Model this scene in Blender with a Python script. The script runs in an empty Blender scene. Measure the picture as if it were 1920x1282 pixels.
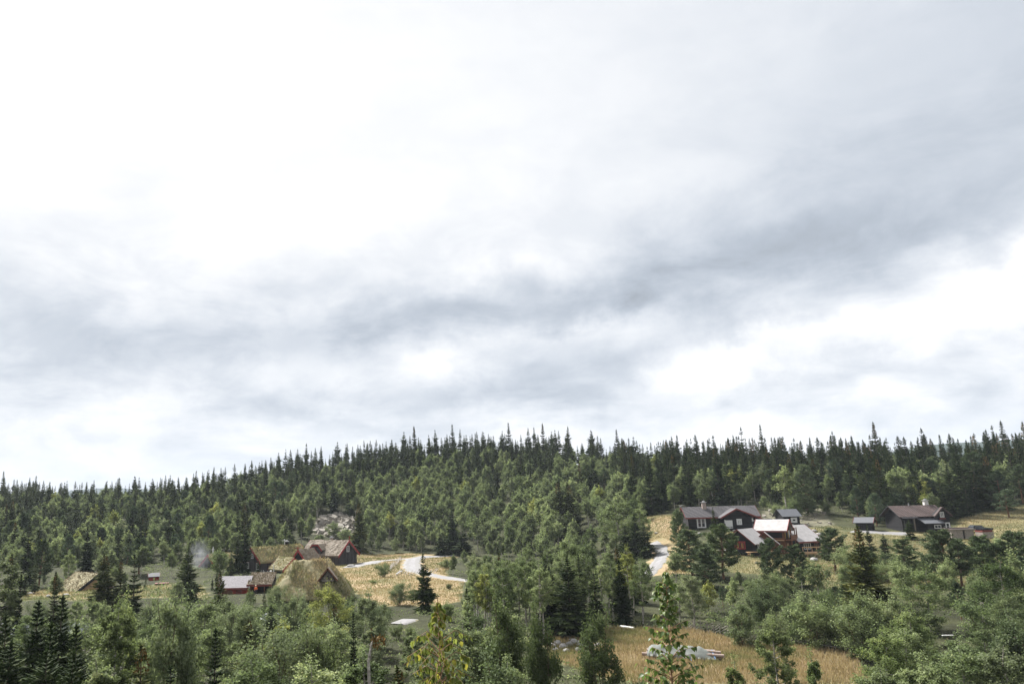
import bpy, math, random
import numpy as np
from mathutils import Vector, Matrix

S = bpy.context.scene
COL = S.collection
R = math.radians
rng = np.random.default_rng(7)
random.seed(7)

# ------------------------------------------------------------------ camera
F = 1493.0            # focal length in pixels of the 1920 px wide photograph
PX0, PY0 = 760.0, 641.0
EYE = np.array([0.0, 0.0, 17.0])
ROLL = R(1.5)
PITCH = math.atan((936 - 641) / F)
fwd = np.array([0, math.cos(PITCH), math.sin(PITCH)])
rt0 = np.array([1.0, 0, 0]); up0 = np.array([0, -math.sin(PITCH), math.cos(PITCH)])
camX = math.cos(ROLL) * rt0 - math.sin(ROLL) * up0
camY = math.sin(ROLL) * rt0 + math.cos(ROLL) * up0
cd = bpy.data.cameras.new('camera')
cd.sensor_width = 36.0; cd.lens = F / 1920 * 36; cd.shift_x = (960 - PX0) / 1920
cd.clip_start = 0.1; cd.clip_end = 20000
cam = bpy.data.objects.new('camera', cd); COL.objects.link(cam)
Mx = Matrix.Identity(4)
for i in range(3):
    Mx[i][0] = camX[i]; Mx[i][1] = camY[i]; Mx[i][2] = -fwd[i]; Mx[i][3] = EYE[i]
cam.matrix_world = Mx
S.camera = cam

def rayd(px, py):
    u = (px - PX0) / F; v = -(py - PY0) / F
    return u * camX + v * camY + fwd
def P(px, py, Y):                      # the point at forward distance Y seen in the direction of a pixel
    d = rayd(px, py)
    return EYE + d * (Y / d[1])
def proj(p):
    q = np.asarray(p, float) - EYE
    x = q @ camX; y = q @ camY; z = q @ fwd
    return PX0 + F * x / z, PY0 - F * y / z

# ------------------------------------------------------------------ view
S.view_settings.view_transform = 'Standard'
S.view_settings.look = 'None'
S.view_settings.exposure = 1.60
S.view_settings.gamma = 1.0
S.view_settings.use_curve_mapping = False
S.render.engine = 'CYCLES'
S.cycles.max_bounces = 5
S.cycles.diffuse_bounces = 3
S.cycles.transmission_bounces = 3
S.cycles.volume_bounces = 0
S.cycles.adaptive_threshold = 0.008
S.cycles.caustics_reflective = False
S.cycles.caustics_refractive = False

# ------------------------------------------------------------------ world: thick broken cloud under a Nishita sky
SUN_EL, SUN_AZ = R(48), R(-38)         # high behind thin cloud, to the left in front
class NT:
    def __init__(s, tree): s.t = tree; s.n = tree.nodes; s.l = tree.links
    def new(s, kind, **kw):
        n = s.n.new(kind)
        for k, v in kw.items(): setattr(n, k, v)
        return n
    def put(s, sock, v):
        if isinstance(v, bpy.types.NodeSocket): s.l.new(v, sock)
        else: sock.default_value = v
    def m(s, op, a, b=0.0, c=None, clamp=False):
        n = s.n.new('ShaderNodeMath'); n.operation = op; n.use_clamp = clamp
        s.put(n.inputs[0], a); s.put(n.inputs[1], b)
        if c is not None: s.put(n.inputs[2], c)
        return n.outputs[0]
    def xyz(s, x, y, z):
        n = s.n.new('ShaderNodeCombineXYZ')
        for i, v in enumerate((x, y, z)): s.put(n.inputs[i], v)
        return n.outputs[0]
    def noise(s, vec, scale, detail=4, rough=0.55, dist=0.0):
        n = s.n.new('ShaderNodeTexNoise'); s.l.new(vec, n.inputs['Vector'])
        n.inputs['Scale'].default_value = scale; n.inputs['Detail'].default_value = detail
        n.inputs['Roughness'].default_value = rough; n.inputs['Distortion'].default_value = dist
        return n
    def ramp(s, fac, stops, interp='LINEAR'):
        n = s.n.new('ShaderNodeValToRGB'); n.color_ramp.interpolation = interp
        e = n.color_ramp.elements
        while len(e) < len(stops): e.new(0.5)
        for k, (p, c) in enumerate(stops):
            e[k].position = p; e[k].color = (*c, 1.0) if len(c) == 3 else c
        s.put(n.inputs[0], fac)
        return n.outputs[0]
    def mix(s, fac, a, b, mode='MIX'):
        n = s.n.new('ShaderNodeMix'); n.data_type = 'RGBA'; n.blend_type = mode
        s.put(n.inputs[0], fac)
        for k, v in ((6, a), (7, b)):
            s.put(n.inputs[k], v if isinstance(v, bpy.types.NodeSocket) else (*v[:3], 1.0))
        return n.outputs[2]

w = bpy.data.worlds.new('World'); S.world = w; w.use_nodes = True
w.node_tree.nodes.clear()
N = NT(w.node_tree)
tc = N.new('ShaderNodeTexCoord').outputs['Generated']
sp = N.new('ShaderNodeSeparateXYZ'); N.l.new(tc, sp.inputs[0])
dx, dy, dz = sp.outputs
el0 = N.m('ARCSINE', dz)
az0 = N.m('ARCTAN2', dx, dy)
nz = N.noise(tc, 3.2, 7, 0.58)
spn = N.new('ShaderNodeSeparateColor'); N.l.new(nz.outputs['Color'], spn.inputs[0])
az = N.m('ADD', az0, N.m('MULTIPLY', N.m('SUBTRACT', spn.outputs[0], 0.5), 0.36))
el = N.m('ADD', el0, N.m('MULTIPLY', N.m('SUBTRACT', spn.outputs[1], 0.5), 0.11))
nz2 = N.noise(tc, 10.5, 6, 0.62)
spn2 = N.new('ShaderNodeSeparateColor'); N.l.new(nz2.outputs['Color'], spn2.inputs[0])
az = N.m('ADD', az, N.m('MULTIPLY', N.m('SUBTRACT', spn2.outputs[0], 0.5), 0.20))
el = N.m('ADD', el, N.m('MULTIPLY', N.m('SUBTRACT', spn2.outputs[1], 0.5), 0.095))
zz = N.m('ADD', N.m('MAXIMUM', dz, 0.0), 0.20)
pl = N.xyz(N.m('DIVIDE', dx, zz), N.m('DIVIDE', dy, zz), 0.0)       # the flat cloud deck seen in perspective
fb = N.noise(pl, 1.15, 10, 0.60, 0.45).outputs['Fac']
fbs = N.m('SMOOTHSTEP' if False else 'SUBTRACT', N.m('DIVIDE', N.m('SUBTRACT', fb, 0.38), 0.26, clamp=True), 0.5)
low = N.m('DIVIDE', N.m('SUBTRACT', 0.42, dz), 0.30, clamp=True)     # the far, lower part of the deck shows its relief
low = N.m('ADD', N.m('MULTIPLY', low, 0.8), 0.2)
fb2 = N.noise(N.xyz(dx, dy, N.m('MULTIPLY', dz, 2.3)), 5.6, 10, 0.62, 0.35).outputs['Fac']
fb2s = N.m('SUBTRACT', N.m('DIVIDE', N.m('SUBTRACT', fb2, 0.40), 0.20, clamp=True), 0.5)
def azel(px, py):
    d = rayd(px, py); d = d / np.linalg.norm(d)
    return math.atan2(d[0], d[1]), math.asin(d[2])
def blob(px, py, hw, hh, ang, amp):
    """a soft patch of thicker or thinner cloud at one place of the sky; ang in degrees, up to the right"""
    a0, e0 = azel(px, py); ca, sa = math.cos(R(ang)), math.sin(R(ang))
    da = N.m('SUBTRACT', az, a0); de = N.m('SUBTRACT', el, e0)
    u = N.m('DIVIDE', N.m('ADD', N.m('MULTIPLY', da, ca), N.m('MULTIPLY', de, sa)), hw / F)
    hu, hd = hh if isinstance(hh, tuple) else (hh, hh)          # softness of the upper and of the lower edge
    v = N.m('SUBTRACT', N.m('MULTIPLY', de, ca), N.m('MULTIPLY', da, sa))
    v = N.m('ADD', N.m('DIVIDE', N.m('MAXIMUM', v, 0.0), hu / F), N.m('DIVIDE', N.m('MINIMUM', v, 0.0), hd / F)) if hu != hd else N.m('DIVIDE', v, hu / F)
    q = N.m('ADD', N.m('MULTIPLY', u, u), N.m('MULTIPLY', v, v))
    return N.m('MULTIPLY', N.m('EXPONENT', N.m('MULTIPLY', q, -1.0)), amp)
BLOBS = [
    (350, 130, 760, 280, 4, 0.24), (900, 300, 420, 140, 6, 0.10),
    (1850, 60, 600, (200, 130), 12, -0.30), (1750, 300, 600, 140, 12, -0.20), (1250, 330, 260, 60, 14, 0.06), (1780, 150, 300, (60, 30), 12, 0.10),
    (1560, 490, 560, (74, 40), 9, -0.42), (1000, 575, 420, (52, 32), 6, -0.36), (560, 615, 330, (52, 46), 4, -0.24),
    (120, 625, 380, (74, 56), 5, -0.26), (520, 430, 420, 80, 6, 0.22), (1150, 420, 300, 50, 10, 0.16), (880, 505, 130, (30, 44), 3, 0.20), (300, 690, 170, (50, 40), 0, -0.12), (90, 730, 190, (50, 28), 4, -0.16),
    (1120, 612, 150, (20, 40), 8, 0.34), (820, 680, 120, (22, 46), 10, 0.30), (960, 740, 240, (60, 38), 8, -0.34), (480, 742, 170, (44, 26), 0, -0.22),
    (330, 722, 70, (24, 44), 20, 0.22), (1400, 680, 290, (30, 60), 8, 0.30), (1480, 600, 280, (44, 24), 6, -0.22), (1720, 690, 260, (40, 24), 5, -0.22),
    (1870, 490, 190, (22, 46), 10, 0.34), (1800, 585, 240, (16, 34), 6, 0.26), (1650, 780, 420, (30, 40), 3, 0.16), (1150, 790, 280, (20, 34), 3, 0.20),
    (250, 840, 420, (30, 50), 2, 0.10), (60, 790, 200, (26, 16), 2, -0.10), (620, 800, 260, (18, 30), 2, 0.14), (1500, 745, 200, (26, 14), 3, -0.12),
]
val = 0.79
acc = None
for b in BLOBS:
    t_ = blob(*b[:5], b[5] * (0.36 if b[5] < 0 else 0.40))
    acc = t_ if acc is None else N.m('ADD', acc, t_)
det = N.m('ADD', N.m('MULTIPLY', N.m('MULTIPLY', fbs, low), 0.11), N.m('MULTIPLY', N.m('MULTIPLY', fb2s, low), 0.16))
val = N.m('ADD', N.m('ADD', acc, 0.585), det)
val = N.m('MAXIMUM', val, 0.27)
# the thin cloud round the hidden sun
sdir = (math.sin(SUN_AZ) * math.cos(SUN_EL), math.cos(SUN_AZ) * math.cos(SUN_EL), math.sin(SUN_EL))
dp_ = N.new('ShaderNodeVectorMath'); dp_.operation = 'DOT_PRODUCT'; N.l.new(tc, dp_.inputs[0]); dp_.inputs[1].default_value = sdir
val = N.m('ADD', val, N.m('MULTIPLY', N.m('POWER', N.m('MAXIMUM', dp_.outputs['Value'], 0.0), 36.0), 2.2))
val = N.m('MINIMUM', val, 2.6)
tintf = N.m('DIVIDE', N.m('SUBTRACT', val, 0.36), 0.34, clamp=True)
ccol = N.mix(tintf, (0.88, 0.985, 1.13), (1.0, 1.0, 1.012))
vn = N.new('ShaderNodeVectorMath'); vn.operation = 'SCALE'
N.l.new(ccol, vn.inputs[0]); N.l.new(val, vn.inputs[3])
bgc = N.new('ShaderNodeBackground'); N.l.new(vn.outputs[0], bgc.inputs[0]); bgc.inputs[1].default_value = 0.49
sky = N.new('ShaderNodeTexSky'); sky.sky_type = 'NISHITA'; sky.sun_disc = False
sky.sun_elevation = SUN_EL; sky.sun_rotation = SUN_AZ
bgs = N.new('ShaderNodeBackground'); N.l.new(sky.outputs[0], bgs.inputs[0]); bgs.inputs[1].default_value = 0.12
gap = N.m('ADD', blob(70, 20, 130, 50, 10, 0.45), blob(60, 135, 60, 25, 0, 0.2))
mxs = N.new('ShaderNodeMixShader'); N.l.new(N.m('MINIMUM', gap, 0.6), mxs.inputs[0])
N.l.new(bgc.outputs[0], mxs.inputs[1]); N.l.new(bgs.outputs[0], mxs.inputs[2])
wo = N.new('ShaderNodeOutputWorld'); N.l.new(mxs.outputs[0], wo.inputs[0])
w.cycles.sampling_method = 'MANUAL'; w.cycles.sample_map_resolution = 512

sd = bpy.data.lights.new('sun', 'SUN'); sd.energy = 3.8; sd.angle = R(10); sd.color = (1.0, 0.97, 0.93)
sun = bpy.data.objects.new('sun', sd); COL.objects.link(sun)
sv = Vector((math.sin(SUN_AZ) * math.cos(SUN_EL), math.cos(SUN_AZ) * math.cos(SUN_EL), math.sin(SUN_EL)))
sun.rotation_euler = sv.to_track_quat('Z', 'Y').to_euler()
sun.location = (0, 0, 120)

# ------------------------------------------------------------------ mesh helpers
class G:
    """collects shapes and links them as ONE mesh object"""
    def __init__(s): s.v = []; s.f = []; s.n = 0; s.mi = []
    def add(s, verts, faces, mi=0):
        b = s.n
        s.v.extend(map(tuple, verts)); s.n += len(verts)
        s.f.extend([tuple(i + b for i in f) for f in faces]); s.mi.extend([mi] * len(faces))
        return s
    def box(s, c, size, rz=0.0, mi=0, taper=1.0):
        x, y, z = size[0] / 2, size[1] / 2, size[2] / 2
        vs = [(sx * x * (taper if sz > 0 else 1), sy * y * (taper if sz > 0 else 1), sz * z) for sz in (-1, 1) for sx, sy in ((-1, -1), (1, -1), (1, 1), (-1, 1))]
        ca, sa = math.cos(rz), math.sin(rz)
        vs = [(c[0] + a * ca - b * sa, c[1] + a * sa + b * ca, c[2] + d) for a, b, d in vs]
        return s.add(vs, [(3, 2, 1, 0), (4, 5, 6, 7), (0, 1, 5, 4), (1, 2, 6, 5), (2, 3, 7, 6), (3, 0, 4, 7)], mi)
    def beam(s, a, b, w, h, mi=0, up=(0, 0, 1)):
        a = Vector(a); b = Vector(b); d = (b - a).normalized()
        r = d.cross(Vector(up))
        if r.length < 1e-4: r = Vector((1, 0, 0))
        r.normalize(); u = r.cross(d)
        vs = [p + r * (i * w / 2) + u * (j * h / 2) for p in (a, b) for i, j in ((-1, -1), (1, -1), (1, 1), (-1, 1))]
        return s.add(vs, [(3, 2, 1, 0), (4, 5, 6, 7), (0, 1, 5, 4), (1, 2, 6, 5), (2, 3, 7, 6), (3, 0, 4, 7)], mi)
    def prism(s, poly, ext, mi=0):
        """poly: 3-D points of one face, ext: vector to the other"""
        n = len(poly); e = Vector(ext)
        vs = [Vector(p) for p in poly] + [Vector(p) + e for p in poly]
        fs = [tuple(range(n - 1, -1, -1)), tuple(range(n, 2 * n))] + [(i, (i + 1) % n, n + (i + 1) % n, n + i) for i in range(n)]
        return s.add(vs, fs, mi)
    def tube(s, pts, rad, sides=6, mi=0, cap=True):
        v, q = tube_np(np.array(pts, float), np.array(rad, float), sides)
        s.add(v, q, mi)
        if cap:
            k = len(pts)
            b = s.n - k * sides
            s.f.append(tuple(b + i for i in range(sides))[::-1]); s.mi.append(mi)
            s.f.append(tuple(b + (k - 1) * sides + i for i in range(sides))); s.mi.append(mi)
        return s
    def build(s, name, mats, parent=None, smooth=False, **props):
        me = bpy.data.meshes.new(name); me.from_pydata(s.v, [], s.f)
        for m in (mats if isinstance(mats, (list, tuple)) else [mats]): me.materials.append(m)
        me.polygons.foreach_set('material_index', s.mi)
        if smooth: me.polygons.foreach_set('use_smooth', [True] * len(s.f))
        me.update()
        o = bpy.data.objects.new(name, me); COL.objects.link(o)
        if parent is not None: o.parent = parent
        for k, v in props.items(): o[k] = v
        return o

def tube_np(pts, rad, sides):
    k = len(pts)
    d = np.gradient(pts, axis=0); d /= np.linalg.norm(d, axis=1, keepdims=True) + 1e-9
    ref = np.where(np.abs(d[:, 2:3]) > 0.9, np.array([[1.0, 0, 0]]), np.array([[0, 0, 1.0]]))
    a = np.cross(d, ref); a /= np.linalg.norm(a, axis=1, keepdims=True) + 1e-9
    b = np.cross(d, a)
    th = np.arange(sides) * 2 * math.pi / sides
    v = pts[:, None] + rad[:, None, None] * (np.cos(th)[None, :, None] * a[:, None] + np.sin(th)[None, :, None] * b[:, None])
    q = [(i * sides + j, i * sides + (j + 1) % sides, (i + 1) * sides + (j + 1) % sides, (i + 1) * sides + j) for i in range(k - 1) for j in range(sides)]
    return v.reshape(-1, 3), q

def quad_mesh(name, v, mats, tint=None, quads=None):
    """a mesh of quads only; v (n*4, 3) unless quads is given; tint: one number per face"""
    v = np.asarray(v, np.float32).reshape(-1, 3)
    me = bpy.data.meshes.new(name)
    if quads is None: quads = np.arange(len(v), dtype=np.int32).reshape(-1, 4)
    quads = np.asarray(quads, np.int32)
    nf = len(quads)
    me.vertices.add(len(v)); me.vertices.foreach_set('co', v.ravel())
    me.loops.add(nf * 4); me.loops.foreach_set('vertex_index', quads.ravel())
    me.polygons.add(nf); me.polygons.foreach_set('loop_start', np.arange(nf, dtype=np.int32) * 4)
    if tint is not None:
        at = me.attributes.new('tint', 'FLOAT', 'FACE'); at.data.foreach_set('value', np.asarray(tint, np.float32))
    for m in (mats if isinstance(mats, (list, tuple)) else [mats]): me.materials.append(m)
    me.update(calc_edges=True)
    return me
def nrm(a): return a / (np.linalg.norm(a, axis=-1, keepdims=True) + 1e-9)
def kites(c, ax, sd, L, W, base=0.5):
    """leaf-shaped quads; c: where base*L from the foot lies"""
    L = np.asarray(L)[..., None]; W = np.asarray(W)[..., None]
    foot = c - ax * L * base
    return np.stack([foot, foot + ax * L * 0.45 + sd * W * 0.5, foot + ax * L, foot + ax * L * 0.45 - sd * W * 0.5], axis=-2).reshape(-1, 3)
def link(name, data, parent=None, loc=None, **props):
    o = bpy.data.objects.new(name, data); COL.objects.link(o)
    if parent is not None: o.parent = parent
    if loc is not None: o.location = loc
    for k, v in props.items(): o[k] = v
    return o
def thing(name, label, cat, loc=(0, 0, 0), rz=0.0, group=None, sc=None):
    o = bpy.data.objects.new(name, None); COL.objects.link(o)
    o.empty_display_size = 0.3
    o.location = loc; o.rotation_euler = (0, 0, rz); o['label'] = label; o['category'] = cat
    if sc is not None: o.scale = sc
    if group: o['group'] = group
    return o
def tag(o, label, cat, group=None):
    o['label'] = label; o['category'] = cat
    if group: o['group'] = group
    return o

# ------------------------------------------------------------------ materials
def mat(name, col, rough=0.8, spec=0.3, var=0.0, scale=3.0, bump=0.0, bscale=None, metal=0.0, col2=None, stretch=None):
    m = bpy.data.materials.new(name); m.use_nodes = True
    n = NT(m.node_tree); b = m.node_tree.nodes['Principled BSDF']
    b.inputs['Roughness'].default_value = rough; b.inputs['Metallic'].default_value = metal
    b.inputs['Specular IOR Level'].default_value = spec
    b.inputs['Base Color'].default_value = (*col, 1)
    if var or bump or col2:
        t = n.new('ShaderNodeTexCoord').outputs['Object']
        if stretch:
            mp = n.new('ShaderNodeMapping'); n.l.new(t, mp.inputs[0]); mp.inputs['Scale'].default_value = stretch; t = mp.outputs[0]
        ns = n.noise(t, scale, 6, 0.65).outputs['Fac']
        c2 = col2 or tuple(c * (1 - var) for c in col)
        c1 = col if col2 else tuple(min(c * (1 + var), 0.95) for c in col)
        n.l.new(n.ramp(ns, [(0.3, c2), (0.7, c1)]), b.inputs['Base Color'])
        if bump:
            nb = n.noise(t, bscale or scale * 3, 4, 0.6).outputs['Fac']
            bp = n.new('ShaderNodeBump'); n.l.new(nb, bp.inputs['Height']); bp.inputs['Strength'].default_value = bump
            bp.inputs['Distance'].default_value = 0.05
            n.l.new(bp.outputs[0], b.inputs['Normal'])
    return m
def boards(name, col, horizontal=False, per=5.0, var=0.35, rough=0.85):
    """tarred or painted boards: grain, streaks and grooves between boards"""
    m = bpy.data.materials.new(name); m.use_nodes = True
    n = NT(m.node_tree); b = m.node_tree.nodes['Principled BSDF']
    b.inputs['Roughness'].default_value = rough; b.inputs['Specular IOR Level'].default_value = 0.25
    t = n.new('ShaderNodeTexCoord').outputs['Object']
    s = n.new('ShaderNodeSeparateXYZ'); n.l.new(t, s.inputs[0])
    h = s.outputs[2] if horizontal else n.m('ADD', s.outputs[0], s.outputs[1])
    k = n.m('MULTIPLY', h, per)
    cell = n.m('FLOOR', k); fr = n.m('FRACT', k)
    wn = n.new('ShaderNodeTexWhiteNoise'); wn.noise_dimensions = '1D'; n.l.new(cell, wn.inputs['W'])
    mp = n.new('ShaderNodeMapping'); n.l.new(t, mp.inputs[0])
    mp.inputs['Scale'].default_value = (0.4, 0.4, 6) if horizontal else (5, 5, 0.35)
    ns = n.noise(mp.outputs[0], 1.5, 5, 0.6).outputs['Fac']
    f = n.m('ADD', n.m('MULTIPLY', wn.outputs[0], 0.5), n.m('MULTIPLY', ns, 0.6))
    n.l.new(n.ramp(f, [(0.2, tuple(c * (1 - var) for c in col)), (0.9, tuple(min(1, c * (1 + var)) for c in col))]), b.inputs['Base Color'])
    g = n.m('LESS_THAN', n.m('ABSOLUTE', n.m('SUBTRACT', fr, 0.5)), 0.42)
    bp = n.new('ShaderNodeBump'); n.l.new(g, bp.inputs['Height']); bp.inputs['Strength'].default_value = 0.6; bp.inputs['Distance'].default_value = 0.04
    n.l.new(bp.outputs[0], b.inputs['Normal'])
    return m
def leafmat(name, stops, trans=0.3, rough=0.7, obj=0.18):
    """foliage: colour from the per-face tint and a per-object shift, part of the light passing through"""
    m = bpy.data.materials.new(name); m.use_nodes = True
    n = NT(m.node_tree); b = m.node_tree.nodes['Principled BSDF']
    a = n.new('ShaderNodeAttribute', attribute_name='tint').outputs['Fac']
    oi = n.new('ShaderNodeObjectInfo')
    f = n.m('ADD', a, n.m('MULTIPLY', n.m('SUBTRACT', oi.outputs['Random'], 0.5), obj * 2), clamp=True)
    c = n.mix(1.0, n.ramp(f, stops), oi.outputs['Color'], 'MULTIPLY')
    n.l.new(c, b.inputs['Base Color']); b.inputs['Roughness'].default_value = rough
    b.inputs['Specular IOR Level'].default_value = 0.04 if rough > 0.5 else 0.2
    if trans:
        tr = n.new('ShaderNodeBsdfTranslucent'); n.l.new(n.mix(1.0, c, (1.22, 1.28, 0.92), 'MULTIPLY'), tr.inputs[0])
        mx = n.new('ShaderNodeMixShader'); mx.inputs[0].default_value = trans
        n.l.new(b.outputs[0], mx.inputs[1]); n.l.new(tr.outputs[0], mx.inputs[2])
        n.l.new(mx.outputs[0], m.node_tree.nodes['Material Output'].inputs[0])
    return m

M = {}
M['spruce'] = leafmat('spruce_needles', [(0.0, (0.017, 0.029, 0.012)), (0.55, (0.043, 0.062, 0.025)), (1.0, (0.105, 0.125, 0.050))], 0.12)
M['birch'] = leafmat('birch_leaves', [(0.0, (0.054, 0.070, 0.034)), (0.45, (0.135, 0.166, 0.082)), (0.85, (0.235, 0.268, 0.148)), (1.0, (0.30, 0.31, 0.16))], 0.38)
M['pine'] = leafmat('pine_needles', [(0.0, (0.042, 0.062, 0.033)), (0.5, (0.095, 0.126, 0.065)), (1.0, (0.17, 0.205, 0.11))], 0.12)
M['willow'] = leafmat('willow_leaves', [(0.0, (0.065, 0.085, 0.045)), (0.5, (0.115, 0.140, 0.075)), (1.0, (0.20, 0.23, 0.14))], 0.32)
M['sapling'] = leafmat('sapling_leaves', [(0.0, (0.060, 0.100, 0.020)), (0.5, (0.120, 0.165, 0.034)), (0.9, (0.22, 0.26, 0.06)), (1.0, (0.36, 0.27, 0.03))], 0.40, 0.42)
M['cone'] = leafmat('spruce_cones', [(0.0, (0.09, 0.055, 0.022)), (1.0, (0.20, 0.13, 0.05))], 0.0)
M['grass'] = leafmat('grass_blades', [(0.0, (0.090, 0.105, 0.045)), (0.35, (0.18, 0.170, 0.085)), (0.7, (0.29, 0.215, 0.130)), (1.0, (0.36, 0.285, 0.19))], 0.30, 0.7, 0.0)
M['sodgrass'] = leafmat('roof_grass_blades', [(0.0, (0.105, 0.120, 0.055)), (0.4, (0.19, 0.185, 0.098)), (0.75, (0.30, 0.235, 0.145)), (1.0, (0.38, 0.295, 0.20))], 0.30, 0.7, 0.10)
M['moss'] = leafmat('roof_moss_tufts', [(0.0, (0.09, 0.08, 0.045)), (0.5, (0.19, 0.15, 0.11)), (1.0, (0.31, 0.245, 0.19))], 0.15, 0.8, 0.0)
M['spruce_bark'] = mat('spruce_bark', (0.085, 0.065, 0.05), var=0.4, scale=8)
M['pine_bark'] = mat('pine_bark', (0.17, 0.095, 0.058), var=0.45, scale=6, stretch=(1, 1, 0.4))
M['birch_bark'] = mat('birch_bark', (0.52, 0.49, 0.44), col2=(0.12, 0.10, 0.085), scale=2.2, stretch=(1, 1, 2.5))
M['twig'] = mat('brown_twigs', (0.12, 0.085, 0.055), var=0.3)
M['pinktwig'] = mat('reddish_twigs', (0.26, 0.15, 0.09), var=0.3)
M['black'] = boards('black_tarred_boards', (0.017, 0.0165, 0.018), per=5.0, var=0.5)
M['blacklog'] = boards('black_tarred_logs', (0.013, 0.0125, 0.014), True, per=4.0, var=0.5)
M['greyboard'] = boards('weathered_grey_boards', (0.048, 0.044, 0.044), per=4.2, var=0.55)
M['brownboard'] = boards('brown_stained_boards', (0.15, 0.068, 0.038), True, per=5.0, var=0.35)
M['redboard'] = boards('red_painted_boards', (0.26, 0.030, 0.018), per=6.0, var=0.25)
M['oldwood'] = boards('silver_grey_old_boards', (0.17, 0.145, 0.12), per=5.0, var=0.5)
M['red'] = mat('red_paint', (0.235, 0.030, 0.030), rough=0.6, var=0.22, scale=2)
M['redbrown'] = mat('red_brown_paint', (0.15, 0.036, 0.028), rough=0.6, var=0.2, scale=2)
M['white'] = mat('white_paint', (0.55, 0.55, 0.54), rough=0.5, var=0.05)
M['pane'] = mat('dark_window_glass', (0.02, 0.025, 0.03), rough=0.06, spec=0.6)
M['roofdark'] = boards('dark_ribbed_roofing', (0.085, 0.080, 0.084), per=1.7, var=0.35)
M['roofbrown'] = boards('brown_board_roofing', (0.082, 0.060, 0.056), per=1.7, var=0.35)
M['roofgrey'] = mat('grey_sheet_roofing', (0.10, 0.105, 0.115), rough=0.6, var=0.12)
M['roofslate'] = mat('pale_shingle_roofing', (0.25, 0.235, 0.245), rough=0.8, var=0.30, scale=6, stretch=(0.5, 1, 1))
M['underlay'] = mat('pale_roofing_underlay', (0.36, 0.345, 0.34), rough=0.8, var=0.18, scale=1.2)
M['sod'] = mat('roof_turf', (0.26, 0.215, 0.115), col2=(0.14, 0.135, 0.062), scale=1.2, bump=0.8)
M['mosssod'] = mat('roof_turf_brown', (0.22, 0.175, 0.135), col2=(0.11, 0.095, 0.066), scale=1.6, bump=0.8)
M['stone'] = mat('pale_stone', (0.32, 0.31, 0.30), col2=(0.16, 0.15, 0.135), scale=1.4, bump=0.7)
M['rust_stone'] = mat('broken_rock', (0.34, 0.31, 0.27), col2=(0.12, 0.105, 0.08), scale=0.9, bump=0.9)
M['wallstone'] = mat('mortared_stone_wall', (0.30, 0.265, 0.23), col2=(0.17, 0.145, 0.125), scale=3.0, bump=0.7)
M['newwood'] = mat('fresh_timber', (0.42, 0.27, 0.15), var=0.18, scale=4, stretch=(0.4, 4, 4))
M['ochre'] = mat('yellow_ochre_boards', (0.36, 0.25, 0.08), var=0.2)
M['greywood'] = mat('weathered_rails', (0.36, 0.33, 0.30), col2=(0.20, 0.175, 0.155), scale=5)
M['logwood'] = mat('debarked_log', (0.34, 0.28, 0.245), col2=(0.22, 0.15, 0.12), scale=3.5, stretch=(1, 1, 1), bump=0.3)
M['logend'] = mat('sawn_log_end', (0.58, 0.48, 0.36), var=0.15)
M['tarp'] = mat('grey_tarpaulin', (0.14, 0.152, 0.138), rough=0.7, var=0.12, scale=2, bump=0.4, bscale=3)
M['tarpblue'] = mat('blue_tarpaulin_hem', (0.20, 0.34, 0.55), rough=0.5, var=0.15)
M['gravel'] = mat('grey_gravel', (0.25, 0.245, 0.25), col2=(0.165, 0.16, 0.16), scale=0.8, bump=0.5, bscale=12)
def _gravel():
    m = M['gravel']; n = NT(m.node_tree); b = m.node_tree.nodes['Principled BSDF']
    old = b.inputs['Base Color'].links[0].from_socket
    t = n.new('ShaderNodeTexCoord').outputs['Object']
    e = n.new('ShaderNodeAttribute', attribute_name='verge').outputs['Fac']
    f = n.m('ADD', e, n.m('MULTIPLY', n.m('SUBTRACT', n.noise(t, 1.1, 6, 0.7).outputs['Fac'], 0.5), 1.5))
    tr = n.m('ABSOLUTE', n.m('SUBTRACT', e, 0.42))                     # darker, damp wheel tracks
    c1 = n.mix(n.m('MULTIPLY', n.m('LESS_THAN', tr, 0.16), n.noise(t, 0.5, 4).outputs['Fac']), old, (0.17, 0.165, 0.155))
    c2 = n.mix(n.m('DIVIDE', n.m('SUBTRACT', f, 0.72), 0.25, clamp=True), c1, (0.16, 0.145, 0.075))
    n.l.new(c2, b.inputs['Base Color'])
_gravel()
M['metal'] = mat('galvanised_metal', (0.5, 0.5, 0.5), rough=0.4, metal=0.6)
M['chim'] = mat('pale_plastered_chimney', (0.55, 0.53, 0.50), var=0.15)
M['chimbrick'] = mat('stone_chimney', (0.30, 0.24, 0.21), var=0.35, scale=6)
M['darkgap'] = mat('dark_interior', (0.012, 0.011, 0.010))
M['rubber'] = mat('black_rubber', (0.02, 0.02, 0.02))
M['carpaint'] = mat('dark_car_paint', (0.012, 0.014, 0.02), rough=0.25, spec=0.6)
M['silverpaint'] = mat('silver_car_paint', (0.45, 0.46, 0.48), rough=0.3, spec=0.6)
M['skin'] = mat('skin', (0.50, 0.30, 0.22), rough=0.6)
M['orange'] = mat('orange_cloth', (0.78, 0.14, 0.03), rough=0.8)
M['navy'] = mat('dark_trousers', (0.03, 0.035, 0.05), rough=0.9)
M['cream'] = mat('cream_cloth', (0.70, 0.60, 0.42), rough=0.9)
M['lampglass'] = mat('frosted_lamp_globe', (0.75, 0.75, 0.72), rough=0.3)

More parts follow.
